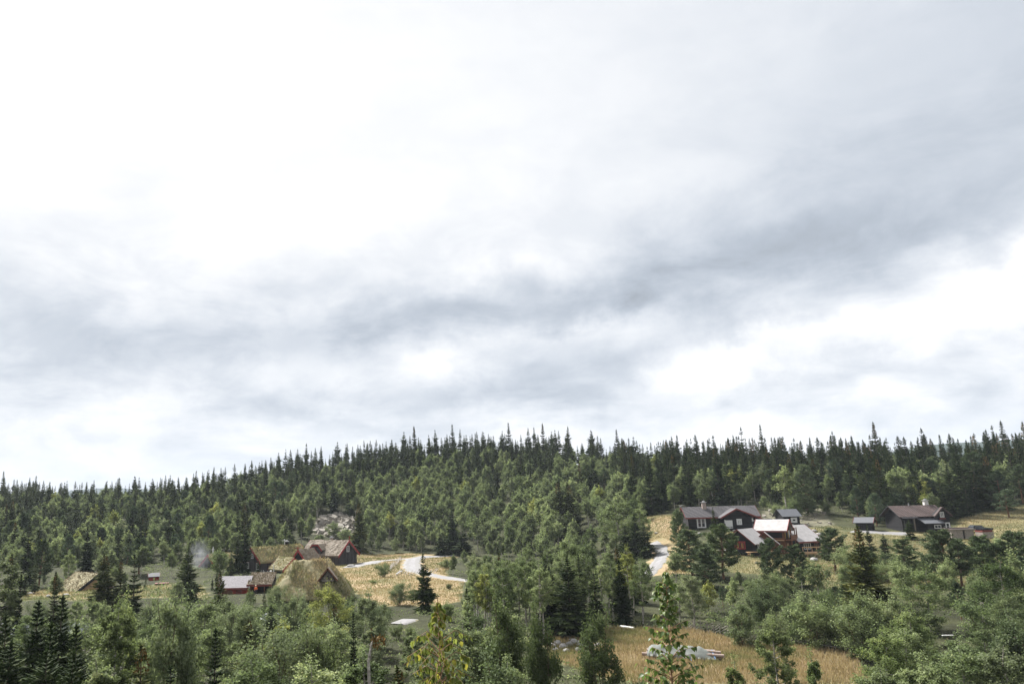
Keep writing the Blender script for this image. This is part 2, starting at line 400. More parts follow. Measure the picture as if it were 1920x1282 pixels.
# ------------------------------------------------------------------ terrain
CP = []                                   # ground control points
for px, py, Y in [
    (100, 1060, 215), (-200, 1064, 215), (300, 1058, 225), (450, 1040, 245), (600, 1034, 262), (720, 1034, 266), (800, 1036, 262), (900, 1040, 250), (1000, 1040, 240), (1100, 1045, 225), (1180, 1040, 210),
    (620, 990, 296), (560, 1000, 290), (690, 1000, 292),
    (1230, 972, 225), (1230, 1010, 203), (1235, 1050, 183), (1290, 991, 208), (1350, 993, 205), (1410, 989, 207), (1455, 985, 214), (1478, 955, 238), (1480, 984, 213), (1560, 962, 230),
    (1400, 1036, 172), (1470, 1040, 172), (1535, 1044, 174), (1560, 1000, 196), (1622, 994, 200), (1700, 999, 195), (1760, 995, 198), (1790, 968, 212), (1815, 1007, 185), (1860, 1006, 185),
    (1900, 950, 218), (1960, 930, 228), (2150, 920, 228),
    (1400, 1064, 157), (1500, 1080, 148), (1600, 1060, 160), (1700, 1062, 156), (1780, 1110, 122), (1900, 1100, 126), (2100, 1090, 128), (1620, 1120, 118), (1300, 1100, 140)]:
    CP.append(P(px, py, Y))
for x in (-190, -145, -100, -60, -20, 20):
    for Y in (70, 100, 135, 170): CP.append((x, Y, 0.0))
for x in (-110, -80, -50, -20, 5): CP.append((x, 205, 0.1)); CP.append((x, 235, 0.2))
for x, Y in ((50, 70), (90, 70), (130, 70), (50, 100), (90, 100), (30, 140), (60, 130)): CP.append((x, Y, 0.1))
for x in (-80, -40, 0, 40, 80):
    for Y, z in ((-60, 15.6), (0, 15.2), (9, 12.9), (20, 9.2), (35, 4.2), (50, 1.0)): CP.append((x, Y, z))
RIDGE = [(-500, 905, 430, 13), (-250, 905, 430, 13), (0, 906, 430, 13), (150, 912, 430, 13), (250, 920, 450, 13), (350, 915, 450, 12), (420, 906, 440, 12), (470, 885, 430, 13), (500, 868, 425, 13), (560, 852, 420, 13), (640, 840, 410, 14),
         (720, 831, 400, 14), (820, 818, 400, 14), (900, 816, 400, 14), (1000, 813, 400, 14), (1080, 817, 390, 14), (1160, 827, 380, 17), (1300, 822, 350, 17), (1450, 822, 320, 17), (1550, 823, 310, 17),
         (1640, 818, 300, 17), (1750, 826, 290, 17), (1850, 816, 275, 17), (1920, 810, 265, 17), (2100, 805, 255, 14), (2400, 800, 250, 14)]
for px, py, Y, h in RIDGE:
    p = P(px, py, Y); CP.append((p[0], p[1], p[2] - h))
    k = (Y + 90) / Y; CP.append((p[0] * k, p[1] * k, p[2] - h - 3))
    k = (Y + 300) / Y; CP.append((p[0] * k, p[1] * k, (p[2] - h) * 0.4))
for a in range(0, 360, 30):
    for rr in (1200, 2500):
        CP.append((rr * math.sin(R(a)), rr * math.cos(R(a)), 0.0 if a < 100 or a > 260 else 16.0))
for x in (-300, 300):
    for Y in (0, 100): CP.append((x, Y, 3.0))
CP = np.array(CP, float)
_c2 = 22.0 ** 2
def _phi(a, b): return np.sqrt(((a[:, None, :2] - b[None, :, :2]) ** 2).sum(-1) + _c2)
_n = len(CP)
_A = np.zeros((_n + 1, _n + 1)); _A[:_n, :_n] = _phi(CP, CP) - np.eye(_n) * 0.6; _A[:_n, _n] = 1; _A[_n, :_n] = 1
_w = np.linalg.solve(_A, np.append(CP[:, 2], 0))
# the still river on the left: centre line
RIV = np.array([P(-150, 1150, 140)[:2], P(60, 1160, 128)[:2], P(150, 1165, 122)[:2], P(260, 1180, 112)[:2], P(330, 1200, 98)[:2]])
def seg_dist(x, y, line):
    d = np.full(np.shape(x), 1e9)
    for a, b in zip(line[:-1], line[1:]):
        ab = b - a; t = np.clip(((x - a[0]) * ab[0] + (y - a[1]) * ab[1]) / (ab @ ab), 0, 1)
        d = np.minimum(d, np.hypot(x - a[0] - t * ab[0], y - a[1] - t * ab[1]))
    return d
def gz(x, y):
    """height of the ground"""
    x = np.asarray(x, float); y = np.asarray(y, float)
    sh = np.broadcast(x, y).shape
    xf = np.broadcast_to(x, sh).ravel(); yf = np.broadcast_to(y, sh).ravel()
    out = np.empty(len(xf))
    for i in range(0, len(xf), 20000):
        q = np.stack([xf[i:i + 20000], yf[i:i + 20000]], 1)
        out[i:i + 20000] = _phi(q, CP) @ _w[:_n] + _w[_n]
    out = np.where(np.hypot(xf, yf) > 1500, out * 0.0 + np.where(yf > 0, 0, 14), out)
    d = seg_dist(xf, yf, RIV)
    out -= 2.2 * np.exp(-(d / 7.5) ** 2)
    out += 0.14 * np.sin(xf * 0.31 + 1.3 * np.sin(yf * 0.17)) * np.sin(yf * 0.27 + 0.7)
    return out.reshape(sh)
def g1(x, y): return float(gz(np.array([x]), np.array([y]))[0])
def ground_at(px, py, lo=35.0, hi=460.0):
    """where the view ray through a pixel first meets the ground"""
    d = rayd(px, py)
    Y = np.arange(lo, hi, 0.5); k = Y / d[1]
    x = d[0] * k; z = EYE[2] + d[2] * k
    below = np.nonzero(z <= gz(x, Y))[0]
    i = below[0] if len(below) else len(Y) - 1
    return np.array([x[i], Y[i], gz(x[i:i + 1], Y[i:i + 1])[0]])
def poly_world(pts): return np.array([ground_at(*p)[:2] for p in pts])
def inside(x, y, poly):
    c = np.zeros(np.shape(x), bool); j = len(poly) - 1
    for i in range(len(poly)):
        xi, yi = poly[i]; xj, yj = poly[j]
        c ^= ((yi > y) != (yj > y)) & (x < (xj - xi) * (y - yi) / (yj - yi + 1e-12) + xi)
        j = i
    return c

Z_FIELD = poly_world([(1020, 1186), (1150, 1178), (1290, 1178), (1400, 1206), (1600, 1226), (1640, 1282), (1180, 1282), (1030, 1240)])
Z_FARM = poly_world([(640, 1040), (760, 1037), (860, 1040), (835, 1075), (870, 1090), (865, 1128), (800, 1138), (700, 1136), (655, 1105), (560, 1110), (500, 1100), (540, 1070)])
Z_RIGHT = poly_world([(1205, 968), (1285, 968), (1300, 1000), (1300, 1080), (1205, 1080), (1215, 1030)])
Z_RIGHT2 = poly_world([(1350, 1000), (1440, 985), (1560, 985), (1640, 995), (1780, 998), (1800, 972), (1925, 946), (1925, 1075), (1800, 1105), (1560, 1110), (1450, 1080), (1345, 1070)])
Z_YARD = poly_world([(1430, 958), (1540, 953), (1565, 985), (1430, 990)])
Z_LEFT = poly_world([(40, 1112), (150, 1096), (200, 1112), (240, 1100), (320, 1092), (380, 1098), (395, 1125), (300, 1120), (120, 1126), (40, 1126)])
Z_GREEN = poly_world([(1655, 1080), (1800, 1085), (1800, 1130), (1660, 1145)])
ROCK = poly_world([(588, 1000), (600, 970), (640, 962), (668, 975), (662, 1000), (625, 1008)])
ZONES = [Z_FIELD, Z_FARM, Z_RIGHT, Z_RIGHT2, Z_YARD, Z_LEFT]

def spaced(lo, hi, fine_lo, fine_hi, step, grow=1.16):
    a = list(np.arange(fine_lo, fine_hi + 0.01, step))
    s = step
    while a[-1] < hi: s *= grow; a.append(a[-1] + s)
    s = step
    while a[0] > lo: s *= grow; a.insert(0, a[0] - s)
    return np.array(a)
gx = spaced(-6500, 6500, -170, 200, 1.6); gy = spaced(-3000, 6500, 10, 320, 1.6)
GX, GY = np.meshgrid(gx, gy)
GZ = gz(GX, GY)
nxg, nyg = len(gx), len(gy)
me = bpy.data.meshes.new('ground')
vv = np.stack([GX, GY, GZ], -1).reshape(-1, 3)
ii = np.arange((nyg - 1) * nxg).reshape(nyg - 1, nxg)[:, :-1].ravel()
qq = np.stack([ii, ii + 1, ii + nxg + 1, ii + nxg], 1)
me = quad_mesh('ground', vv, [], quads=qq)
me.polygons.foreach_set('use_smooth', [True] * len(me.polygons))
xf, yf = vv[:, 0], vv[:, 1]
dry = np.zeros(len(vv)); wood = np.zeros(len(vv)); rocky = np.zeros(len(vv))
for z in (Z_FIELD, Z_FARM, Z_RIGHT): dry[inside(xf, yf, z)] = 1.0
for z in (Z_RIGHT2, Z_LEFT): dry[inside(xf, yf, z)] = 0.72
dry[inside(xf, yf, Z_GREEN)] = 0.30
rocky[inside(xf, yf, ROCK)] = 1.0; rocky[inside(xf, yf, Z_YARD)] = 0.35; dry[inside(xf, yf, Z_YARD)] = 0.4
at = me.attributes.new('dry', 'FLOAT', 'POINT'); at.data.foreach_set('value', dry.astype(np.float32))
at = me.attributes.new('rocky', 'FLOAT', 'POINT'); at.data.foreach_set('value', rocky.astype(np.float32))
gm = bpy.data.materials.new('meadow_and_forest_floor'); gm.use_nodes = True
n = NT(gm.node_tree); b = gm.node_tree.nodes['Principled BSDF']; b.inputs['Roughness'].default_value = 0.95; b.inputs['Specular IOR Level'].default_value = 0.1
tcg = n.new('ShaderNodeTexCoord').outputs['Object']
n1 = n.noise(tcg, 0.11, 5, 0.6, 0.4).outputs['Fac']; n2 = n.noise(tcg, 0.9, 6, 0.7).outputs['Fac']; n3 = n.noise(tcg, 0.045, 3, 0.5).outputs['Fac']
dr = n.new('ShaderNodeAttribute', attribute_name='dry').outputs['Fac']; rk = n.new('ShaderNodeAttribute', attribute_name='rocky').outputs['Fac']
mixv = n.m('ADD', n.m('ADD', n.m('MULTIPLY', n1, 0.7), n.m('MULTIPLY', n2, 0.45)), n.m('SUBTRACT', n.m('MULTIPLY', dr, 0.42), 0.36))
gc = n.ramp(mixv, [(0.15, (0.030, 0.032, 0.017)), (0.42, (0.075, 0.080, 0.038)), (0.56, (0.19, 0.165, 0.085)), (0.68, (0.28, 0.21, 0.125)), (0.85, (0.35, 0.275, 0.18))])
rc = n.ramp(n2, [(0.35, (0.16, 0.13, 0.10)), (0.6, (0.34, 0.31, 0.27)), (0.75, (0.46, 0.44, 0.41))])
n.l.new(n.mix(n.m('MULTIPLY', rk, n.m('MULTIPLY', n1, 1.7), clamp=True), gc, rc), b.inputs['Base Color'])
bp = n.new('ShaderNodeBump'); n.l.new(n.noise(tcg, 2.2, 6, 0.7).outputs['Fac'], bp.inputs['Height']); bp.inputs['Strength'].default_value = 0.9; bp.inputs['Distance'].default_value = 0.25
n.l.new(bp.outputs[0], b.inputs['Normal'])
me.materials.append(gm)
go = link('ground', me, kind='structure')

# interpolate on the ground's own grid so that sheets lie on it
def gmesh(x, y):
    x = np.asarray(x, float); y = np.asarray(y, float)
    i = np.clip(np.searchsorted(gx, x) - 1, 0, nxg - 2); j = np.clip(np.searchsorted(gy, y) - 1, 0, nyg - 2)
    u = (x - gx[i]) / (gx[i + 1] - gx[i]); v = (y - gy[j]) / (gy[j + 1] - gy[j])
    return (GZ[j, i] * (1 - u) + GZ[j, i + 1] * u) * (1 - v) + (GZ[j + 1, i] * (1 - u) + GZ[j + 1, i + 1] * u) * v

def road(name, pts, widths, mt, lift=0.10):
    pts = np.array([ground_at(*p)[:2] for p in pts]); widths = np.array(widths, float)
    t = np.concatenate([[0], np.cumsum(np.hypot(*np.diff(pts, axis=0).T))])
    tt = np.linspace(0, t[-1], max(8, int(t[-1] / 1.0)))
    cx = np.interp(tt, t, pts[:, 0]); cy = np.interp(tt, t, pts[:, 1]); ww = np.interp(tt, t, widths)
    for _ in range(12):
        cx[1:-1] = (cx[:-2] + cx[1:-1] * 2 + cx[2:]) / 4; cy[1:-1] = (cy[:-2] + cy[1:-1] * 2 + cy[2:]) / 4
    dxn = np.gradient(cx); dyn = np.gradient(cy); ln = np.hypot(dxn, dyn); nx_, ny_ = -dyn / ln, dxn / ln
    ww = ww * 1.25 * (1 + 0.12 * np.sin(tt * 0.7) + 0.10 * np.sin(tt * 1.9 + 1))
    ks = np.linspace(-0.5, 0.5, 9)
    X = cx[:, None] + nx_[:, None] * ww[:, None] * ks; Yv = cy[:, None] + ny_[:, None] * ww[:, None] * ks
    Z = gmesh(X, Yv) + lift * np.where(np.abs(ks) > 0.49, -1.5, 1.0)
    v = np.stack([X, Yv, Z], -1).reshape(-1, 3); m_ = len(ks)
    i0 = np.arange((len(tt) - 1) * m_).reshape(len(tt) - 1, m_)[:, :-1].ravel()
    o = link(name, quad_mesh(name, v, mt, quads=np.stack([i0, i0 + m_, i0 + m_ + 1, i0 + 1], 1)), kind='structure')
    at = o.data.attributes.new('verge', 'FLOAT', 'POINT'); at.data.foreach_set('value', np.tile(np.abs(ks) * 2, len(tt)).astype(np.float32))
    o.data.polygons.foreach_set('use_smooth', [True] * len(o.data.polygons))
    return np.stack([cx, cy], 1)
ROADS = [
    road('gravel_road', [(655, 1064), (690, 1056), (730, 1050), (770, 1047), (810, 1043), (870, 1040)], [4, 6, 3.2, 3, 3, 3], M['gravel']),
    road('gravel_road', [(800, 1042), (776, 1047), (772, 1056), (775, 1068), (800, 1077), (840, 1084), (900, 1090)], [3, 4, 4.4, 4.6, 3.6, 3, 3], M['gravel'], 0.12),
    road('gravel_road', [(1223, 1018), (1238, 1026), (1243, 1036), (1237, 1050), (1222, 1068), (1208, 1082)], [2.4, 2.6, 2.8, 3, 3, 3], M['gravel']),
    road('gravel_parking', [(744, 1171), (758, 1167), (770, 1162)], [2.0, 2.6, 2.2], M['gravel'], 0.12),
    road('gravel_path', [(1600, 996), (1640, 999), (1672, 1000), (1700, 1001)], [3.5, 3.5, 4, 4], M['gravel'], 0.14),
    road('gravel_parking', [(480, 1180), (520, 1172), (555, 1168)], [7, 7, 7], M['gravel'], 0.12),
]
# river
wm = bpy.data.materials.new('still_river_water'); wm.use_nodes = True
n = NT(wm.node_tree); b = wm.node_tree.nodes['Principled BSDF']
b.inputs['Base Color'].default_value = (0.012, 0.016, 0.015, 1); b.inputs['Roughness'].default_value = 0.08
bp = n.new('ShaderNodeBump'); n.l.new(n.noise(n.new('ShaderNodeTexCoord').outputs['Object'], 1.6, 4).outputs['Fac'], bp.inputs['Height']); bp.inputs['Strength'].default_value = 0.12; bp.inputs['Distance'].default_value = 0.1
n.l.new(bp.outputs[0], b.inputs['Normal'])
rl = []
for a, b_ in zip(RIV[:-1], RIV[1:]):
    for t in np.linspace(0, 1, 8): rl.append(a + (b_ - a) * t)
rl = np.array(rl); dn = np.gradient(rl, axis=0); dn = nrm(np.stack([-dn[:, 1], dn[:, 0]], 1) + 1e-9)
rv = np.concatenate([[(*(p + q * 6.5), -0.75), (*(p - q * 6.5), -0.75)] for p, q in zip(rl, dn)])
link('river', quad_mesh('river', rv, wm, quads=[(2 * i, 2 * i + 1, 2 * i + 3, 2 * i + 2) for i in range(len(rl) - 1)]), kind='structure')

# far wooded hills
def far_hill(name, prof, Y, depth, col):
    pxs = np.linspace(prof[0][0], prof[-1][0], 260)
    top = np.interp(pxs, [p[0] for p in prof], [p[1] for p in prof])
    rows = []
    rr = np.random.default_rng(3)
    jag = rr.normal(0, 0.5, 260)
    for k, t in enumerate((0, 0.25, 0.5, 0.75, 1.0, 1.3)):
        row = []
        for i, (px, py) in enumerate(zip(pxs, top)):
            p = P(px, py + (jag[i] if k == 4 else 0), Y); h = p[2]
            yy = Y - depth * (1 - min(t, 1)) + (depth if t > 1 else 0)
            row.append((p[0] * yy / Y, yy, -2 + (h + 2) * (t ** 0.8 if t <= 1 else 0.3)))
        rows.append(row)
    v = np.array(rows).reshape(-1, 3); m_ = len(pxs)
    i0 = np.arange(5 * m_).reshape(5, m_)[:, :-1].ravel()
    link(name, quad_mesh(name, v, mat(name + '_trees', col, rough=1.0, spec=0.0, var=0.35, scale=0.012), quads=np.stack([i0, i0 + 1, i0 + m_ + 1, i0 + m_], 1)), kind='structure')
far_hill('distant_hill', [(-700, 925), (-200, 930), (60, 928), (160, 916), (210, 914), (290, 918), (420, 930), (600, 945)], 4300, 900, (0.045, 0.06, 0.06))
far_hill('distant_hill', [(1500, 860), (1660, 850), (1735, 834), (1790, 830), (1850, 827), (1930, 823), (2050, 818), (2300, 830)], 1900, 500, (0.035, 0.050, 0.040))

# ------------------------------------------------------------------ buildings
def face(h, side, off=0.0):
    """origin, right and outward direction of one wall of a house (local)"""
    if side == 'front': return Vector((0, -h['W'] / 2 - off, 0)), Vector((1, 0, 0)), Vector((0, -1, 0))
    if side == 'back': return Vector((0, h['W'] / 2 + off, 0)), Vector((-1, 0, 0)), Vector((0, 1, 0))
    if side == 'left': return Vector((-h['L'] / 2 - off, 0, 0)), Vector((0, -1, 0)), Vector((-1, 0, 0))
    return Vector((h['L'] / 2 + off, 0, 0)), Vector((0, 1, 0)), Vector((1, 0, 0))
def window(h, side, a, z, w_, h_, cols=2, rows=2, fw=0.14, m='white', o=None, off=0.0, head=None):
    """frame with mullions > pane; a: along the wall to the right, z: sill"""
    O, r, nn = o or face(h, side, off); root = h['root']
    g = G(); up = Vector((0, 0, 1))
    def bar(x0, x1, z0, z1, d=0.09):
        p = O + r * x0 + up * z0
        g.prism([p, p + r * (x1 - x0), p + r * (x1 - x0) + up * (z1 - z0), p + up * (z1 - z0)], nn * d)
    bar(a - w_ / 2, a - w_ / 2 + fw, z, z + h_); bar(a + w_ / 2 - fw, a + w_ / 2, z, z + h_)
    bar(a - w_ / 2 + fw, a + w_ / 2 - fw, z, z + fw); bar(a - w_ / 2 + fw, a + w_ / 2 - fw, z + h_ - fw, z + h_)
    for c in range(1, cols):
        x = a - w_ / 2 + w_ * c / cols; bar(x - fw * 0.42, x + fw * 0.42, z + fw, z + h_ - fw, 0.08)
    for k in range(1, rows):
        zz_ = z + h_ * k / rows
        for c in range(cols):
            x0 = a - w_ / 2 + w_ * c / cols + (fw if c == 0 else fw * 0.42); x1 = a - w_ / 2 + w_ * (c + 1) / cols - (fw if c == cols - 1 else fw * 0.42)
            bar(x0, x1, zz_ - 0.03, zz_ + 0.03, 0.06)
    f = g.build('window', M[m], root)
    p = G(); q = O + r * (a - w_ / 2 + fw * 0.5) + up * (z + fw * 0.5)
    p.prism([q, q + r * (w_ - fw), q + r * (w_ - fw) + up * (h_ - fw), q + up * (h_ - fw)], nn * 0.03); p.build('pane', M['pane'], f)
    if head:
        g = G(); q = O + r * (a - w_ / 2 - 0.12) + up * (z + h_ + 0.02)
        g.prism([q, q + r * (w_ + 0.24), q + r * (w_ + 0.24) + up * 0.12, q + up * 0.12], nn * 0.14); g.build('window_head', M[head], f)
    return f
def panel(h, side, a, z, w_, h_, name, m, d=0.06, o=None, off=0.0):
    O, r, nn = o or face(h, side, off); up = Vector((0, 0, 1))
    q = O + r * (a - w_ / 2) + up * z
    g = G(); g.prism([q, q + r * w_, q + r * w_ + up * h_, q + up * h_], nn * d)
    return g.build(name, M[m], h['root'])

def blades(name, pts, Ls, W, m, parent=None, tint=None, lean=0.5, seed=1, **props):
    r_ = np.random.default_rng(seed); k = len(pts)
    th = r_.uniform(0, 2 * math.pi, k); ln = r_.uniform(0, lean, k)
    ax = nrm(np.stack([np.cos(th) * ln, np.sin(th) * ln, np.ones(k)], 1))
    t2 = r_.uniform(0, 2 * math.pi, k); sd = nrm(np.cross(ax, np.stack([np.cos(t2), np.sin(t2), np.zeros(k)], 1)))
    v = kites(np.asarray(pts, float), ax, sd, Ls, W, base=0.08)
    me = quad_mesh(name, v, m, tint if tint is not None else r_.uniform(0, 1, k))
    return link(name, me, parent, kind='stuff', **props)

def gable_house(name, label, loc, rot, L, W, H, Rr, ove=0.5, ovg=0.6, th=0.18, wall='black', roof='roofdark', trim='red', sod=0, base=1.5, ribs=0, fascia=None, cat='house', group=None, log=0, boardh=0.3, grass=None):
    root = thing(name, label, cat, loc, R(rot), group)
    h = dict(root=root, L=L, W=W, H=H, R=Rr)
    g = G()
    prof = [(-L / 2, -W / 2, -base), (-L / 2, W / 2, -base), (-L / 2, W / 2, H), (-L / 2, 0, H + Rr), (-L / 2, -W / 2, H)]
    g.prism(prof, (L, 0, 0))
    if not log:
        nb = int(L / 0.9)
        for i in range(nb + 1):                                      # cover strips over the board joints
            x = -L / 2 + 0.08 + (L - 0.16) * i / nb
            g.box((x, -W / 2 - 0.02, (H - base) / 2), (0.07, 0.05, H + base - 0.02))
        nb = int(W / 0.9)
        for i in range(nb + 1):
            y = -W / 2 + 0.08 + (W - 0.16) * i / nb; t = H + Rr * (1 - abs(y) / (W / 2)) - 0.1
            for s in (-1, 1): g.box((s * (L / 2 + 0.02), y, (t - base) / 2), (0.05, 0.07, t + base))
    g.build('wall', M[wall], root)
    s = Rr / (W / 2); e = W / 2 + ove; ze = H - s * ove + 0.02; zr = H + Rr + 0.02
    x0 = -L / 2 - ovg; X = L + 2 * ovg
    g = G(); t = th * math.sqrt(1 + s * s)
    if sod:
        # uneven turf: each slope a bumpy slab
        r_ = np.random.default_rng(int(L * 100 + W))
        nu, nv = int(X / 0.6) + 2, 9
        us = np.linspace(x0, x0 + X, nu); ys = np.concatenate([np.linspace(-e, 0, nv), np.linspace(0, e, nv)[1:]])
        top = []
        for y in ys:
            for u in us:
                edge = 0 if abs(abs(y) - e) < 1e-6 else 1
                top.append((u, y, zr - (zr - ze) * abs(y) / e + t + edge * (r_.normal(0, 0.07) + 0.05 * math.sin(u * 1.3 + y))))
        m_ = len(us); k = len(ys)
        bot = [(p[0], p[1], zr - (zr - ze) * abs(p[1]) / e) for p in top]
        fs = []
        for j in range(k - 1):
            for i in range(m_ - 1):
                q = j * m_ + i; fs.append((q, q + 1, q + m_ + 1, q + m_)); fs.append((q + k * m_ + m_, q + k * m_ + m_ + 1, q + k * m_ + 1, q + k * m_))
        for i in range(m_ - 1):
            for j in (0, k - 1):
                q = j * m_ + i; fs.append((q, q + k * m_, q + k * m_ + 1, q + 1) if j == 0 else (q + 1, q + k * m_ + 1, q + k * m_, q))
        for j in range(k - 1):
            for i in (0, m_ - 1):
                q = j * m_ + i; fs.append((q, q + m_, q + k * m_ + m_, q + k * m_))
        g.add(top + bot, fs)
        ro = g.build('roof', M[roof], root, smooth=False)
        kk = int(X * e * 2 * sod)
        px_ = r_.uniform(x0, x0 + X, kk); py_ = r_.uniform(-e, e, kk)
        cl = np.sin(px_ * 1.1 + 1.7 * np.sin(py_ * 0.9)) * np.cos(py_ * 1.3) * 0.22
        pts = np.stack([px_, py_, zr - (zr - ze) * np.abs(py_) / e + t - 0.02], 1)
        gm_ = grass or ('sodgrass', 0.5, 0.13)
        blades('roof_grass', pts, r_.uniform(0.4, 1.0, kk) * gm_[1], np.full(kk, gm_[2]), M[gm_[0]], ro, np.clip(r_.uniform(0.1, 0.9, kk) + cl, 0, 1), 0.7, 5)
    else:
        g.prism([(x0, -e, ze), (x0, 0, zr), (x0, e, ze), (x0, e, ze + t), (x0, 0, zr + t), (x0, -e, ze + t)], (X, 0, 0))
        if ribs:
            for i in range(ribs + 1):
                x = x0 + 0.05 + (X - 0.1) * i / ribs
                for sg in (-1, 1): g.beam((x, sg * e, ze + t + 0.02), (x, 0, zr + t + 0.02), 0.09, 0.07)
        ro = g.build('roof', M[roof], root)
    h['roof'] = ro; h['zr'] = zr + t
    bh = t + boardh
    for sx in (-1, 1):
        xx = sx * (L / 2 + ovg) + (0.003 if sx > 0 else -0.063)
        for sg in (-1, 1):
            g = G(); yb = sg * (e + 0.08); zb = ze - s * 0.08
            g.prism([(xx, 0, zr + t + 0.06), (xx, yb, zb + t + 0.06), (xx, yb, zb + t + 0.06 - bh), (xx, 0, zr + t + 0.06 - bh)], (0.06, 0, 0))
            g.build('bargeboard', M[trim], root)
    if fascia:
        for sg in (-1, 1):
            g = G(); g.box((0, sg * (e + 0.035), ze + t / 2 - 0.06), (X, 0.05, t + 0.16)); g.build('fascia', M[fascia], root)
    return h
def chimney(h, x, y, z0, z1, w_=0.8, m='chim', cap=True):
    g = G(); g.box((x, y, (z0 + z1) / 2), (w_, w_ * 0.8, z1 - z0), taper=0.92)
    c = g.build('chimney', M[m], h['root'])
    if cap:
        g = G(); g.box((x, y, z1 + 0.06), (w_ * 1.3, w_ * 1.1, 0.12)); g.box((x, y, z1 + 0.3), (w_ * 0.5, w_ * 0.4, 0.36)); g.build('chimney_cap', M['metal'], c)
    return c
def gnd(px, py):
    p = ground_at(px, py); return p
def site(px, py, Y):
    p = P(px, py, Y); return Vector((p[0], p[1], max(p[2], g1(p[0], p[1])) if abs(p[2] - g1(p[0], p[1])) < 0.6 else p[2]))
def along(p, rot, d): return Vector((p[0] + d * math.cos(R(rot)), p[1] + d * math.sin(R(rot)), p[2]))

# --- farmhouse with the tall golden turf roof
p = site(474, 1074, 212)
A = gable_house('sod_roofed_farmhouse', 'black boarded farmhouse with thick golden grass roof and small metal chimney', along(p, 40, 7.0), 40, 14, 8.4, 2.6, 3.0, wall='greyboard', roof='sod', sod=26, th=0.35, grass=('sodgrass', 0.75, 0.16))
window(A, 'left', -0.3, 3.3, 1.15, 1.25, 2, 2, head=None); window(A, 'left', 2.4, 0.7, 1.2, 1.6, 2, 2, head='red'); window(A, 'left', -2.6, 0.7, 1.2, 1.6, 2, 2, head='red')
panel(A, 'front', -6.75, -0.2, 0.2, 2.9, 'corner_board', 'greyboard'); panel(A, 'left', 4.1, -0.2, 0.18, 2.9, 'corner_board', 'greyboard')
chimney(A, 3.4, 0.5, 5.2, 7.0, 0.8, 'black')
g = G(); g.tube([(2.4, 0, 6.0), (2.4, 0, 7.3)], [0.12, 0.12], 8); g.box((2.4, 0, 7.35), (1.5, 0.3, 0.06)); g.tube([(2.4, 0, 7.38), (2.4, 0, 7.75)], [0.2, 0.06], 8); g.build('chimney_pot', M['metal'], A['root'])
# --- gabled entrance wing between the two houses
p = site(563, 1072, 213)
B = gable_house('gabled_entrance_wing', 'small black wing with red gable boards between the two turf roofed houses', along(p, 62, 2.6), 62, 6.0, 4.6, 2.6, 2.7, wall='black', roof='mosssod', sod=22, th=0.28, ove=0.7, grass=('moss', 0.28, 0.13))
g = G(); g.box((-3.65, 0, 5.9), (0.12, 0.12, 1.2)); g.beam((-3.65, -0.9, 6.1), (-3.65, 0.9, 6.1), 0.1, 0.14); g.build('finial', M['red'], B['root'])
panel(B, 'left', 0.3, 0.0, 1.0, 2.0, 'door', 'darkgap')
# --- low lean-to beside it
p = site(549, 1074, 205)
B2 = gable_house('low_lean_to', 'low black cross wing with grassy roof and red edge in front of golden roofed farmhouse', along(p, -50, -3.0), -50, 6.0, 5.4, 0.9, 2.3, wall='black', roof='sod', sod=22, th=0.28, cat='lean-to', ove=0.5, grass=('sodgrass', 0.5, 0.14))
# --- larger farmhouse with dormer
p = site(652, 1058, 224)
C = gable_house('dark_boarded_farmhouse', 'larger dark boarded farmhouse with brown turf roof, curved red dormer and white gable window', along(p, -35, -6.4), -35, 12.8, 8.0, 2.7, 3.4, wall='greyboard', roof='mosssod', sod=26, th=0.28, grass=('moss', 0.26, 0.12))
window(C, 'right', 0.1, 3.35, 1.15, 1.6, 2, 3); window(C, 'front', 2.6, 0.75, 1.25, 1.7, 2, 3)
window(C, 'front', -0.3, 0.75, 1.2, 1.6, 2, 3)
g = G(); g.box((7.05, 0, 6.7), (0.14, 0.22, 1.5)); g.box((7.05, 0.22, 7.35), (0.12, 0.3, 0.25)); g.build('finial', M['red'], C['root'])
chimney(C, 0.2, 0.6, 5.6, 7.0, 0.8, 'chimbrick')
# dormer: six-sided gable of dark boards under a cranked red board
g = G(); yd = -4.1; dprof = [(x + 1.5, z) for x, z in [(-5.0, 2.9), (-1.0, 2.9), (-1.0, 4.1), (-2.1, 5.15), (-3.9, 5.15), (-5.0, 4.1)]]
g.prism([(x, yd, z) for x, z in dprof], (0, 3.9, 0)); do = g.build('dormer', M['greyboard'], C['root'])
g = G(); band = [(-3.95, 3.75), (-2.5, 5.25), (-0.5, 5.25), (0.95, 3.75)]
for (xa, za), (xb, zb) in zip(band[:-1], band[1:]): g.beam((xa, yd - 0.3, za), (xb, yd - 0.3, zb), 0.34, 0.10, up=(0, 1, 0))
g.build('dormer_bargeboard', M['red'], do)
g = G()
for (xa, za), (xb, zb) in zip(band[:-1], band[1:]): g.prism([(xa, yd - 0.3, za + 0.12), (xb, yd - 0.3, zb + 0.12), (xb, yd - 0.3, zb + 0.36), (xa, yd - 0.3, za + 0.36)], (0, 4.0, 0))
g.build('dormer_roof', M['mosssod'], do)
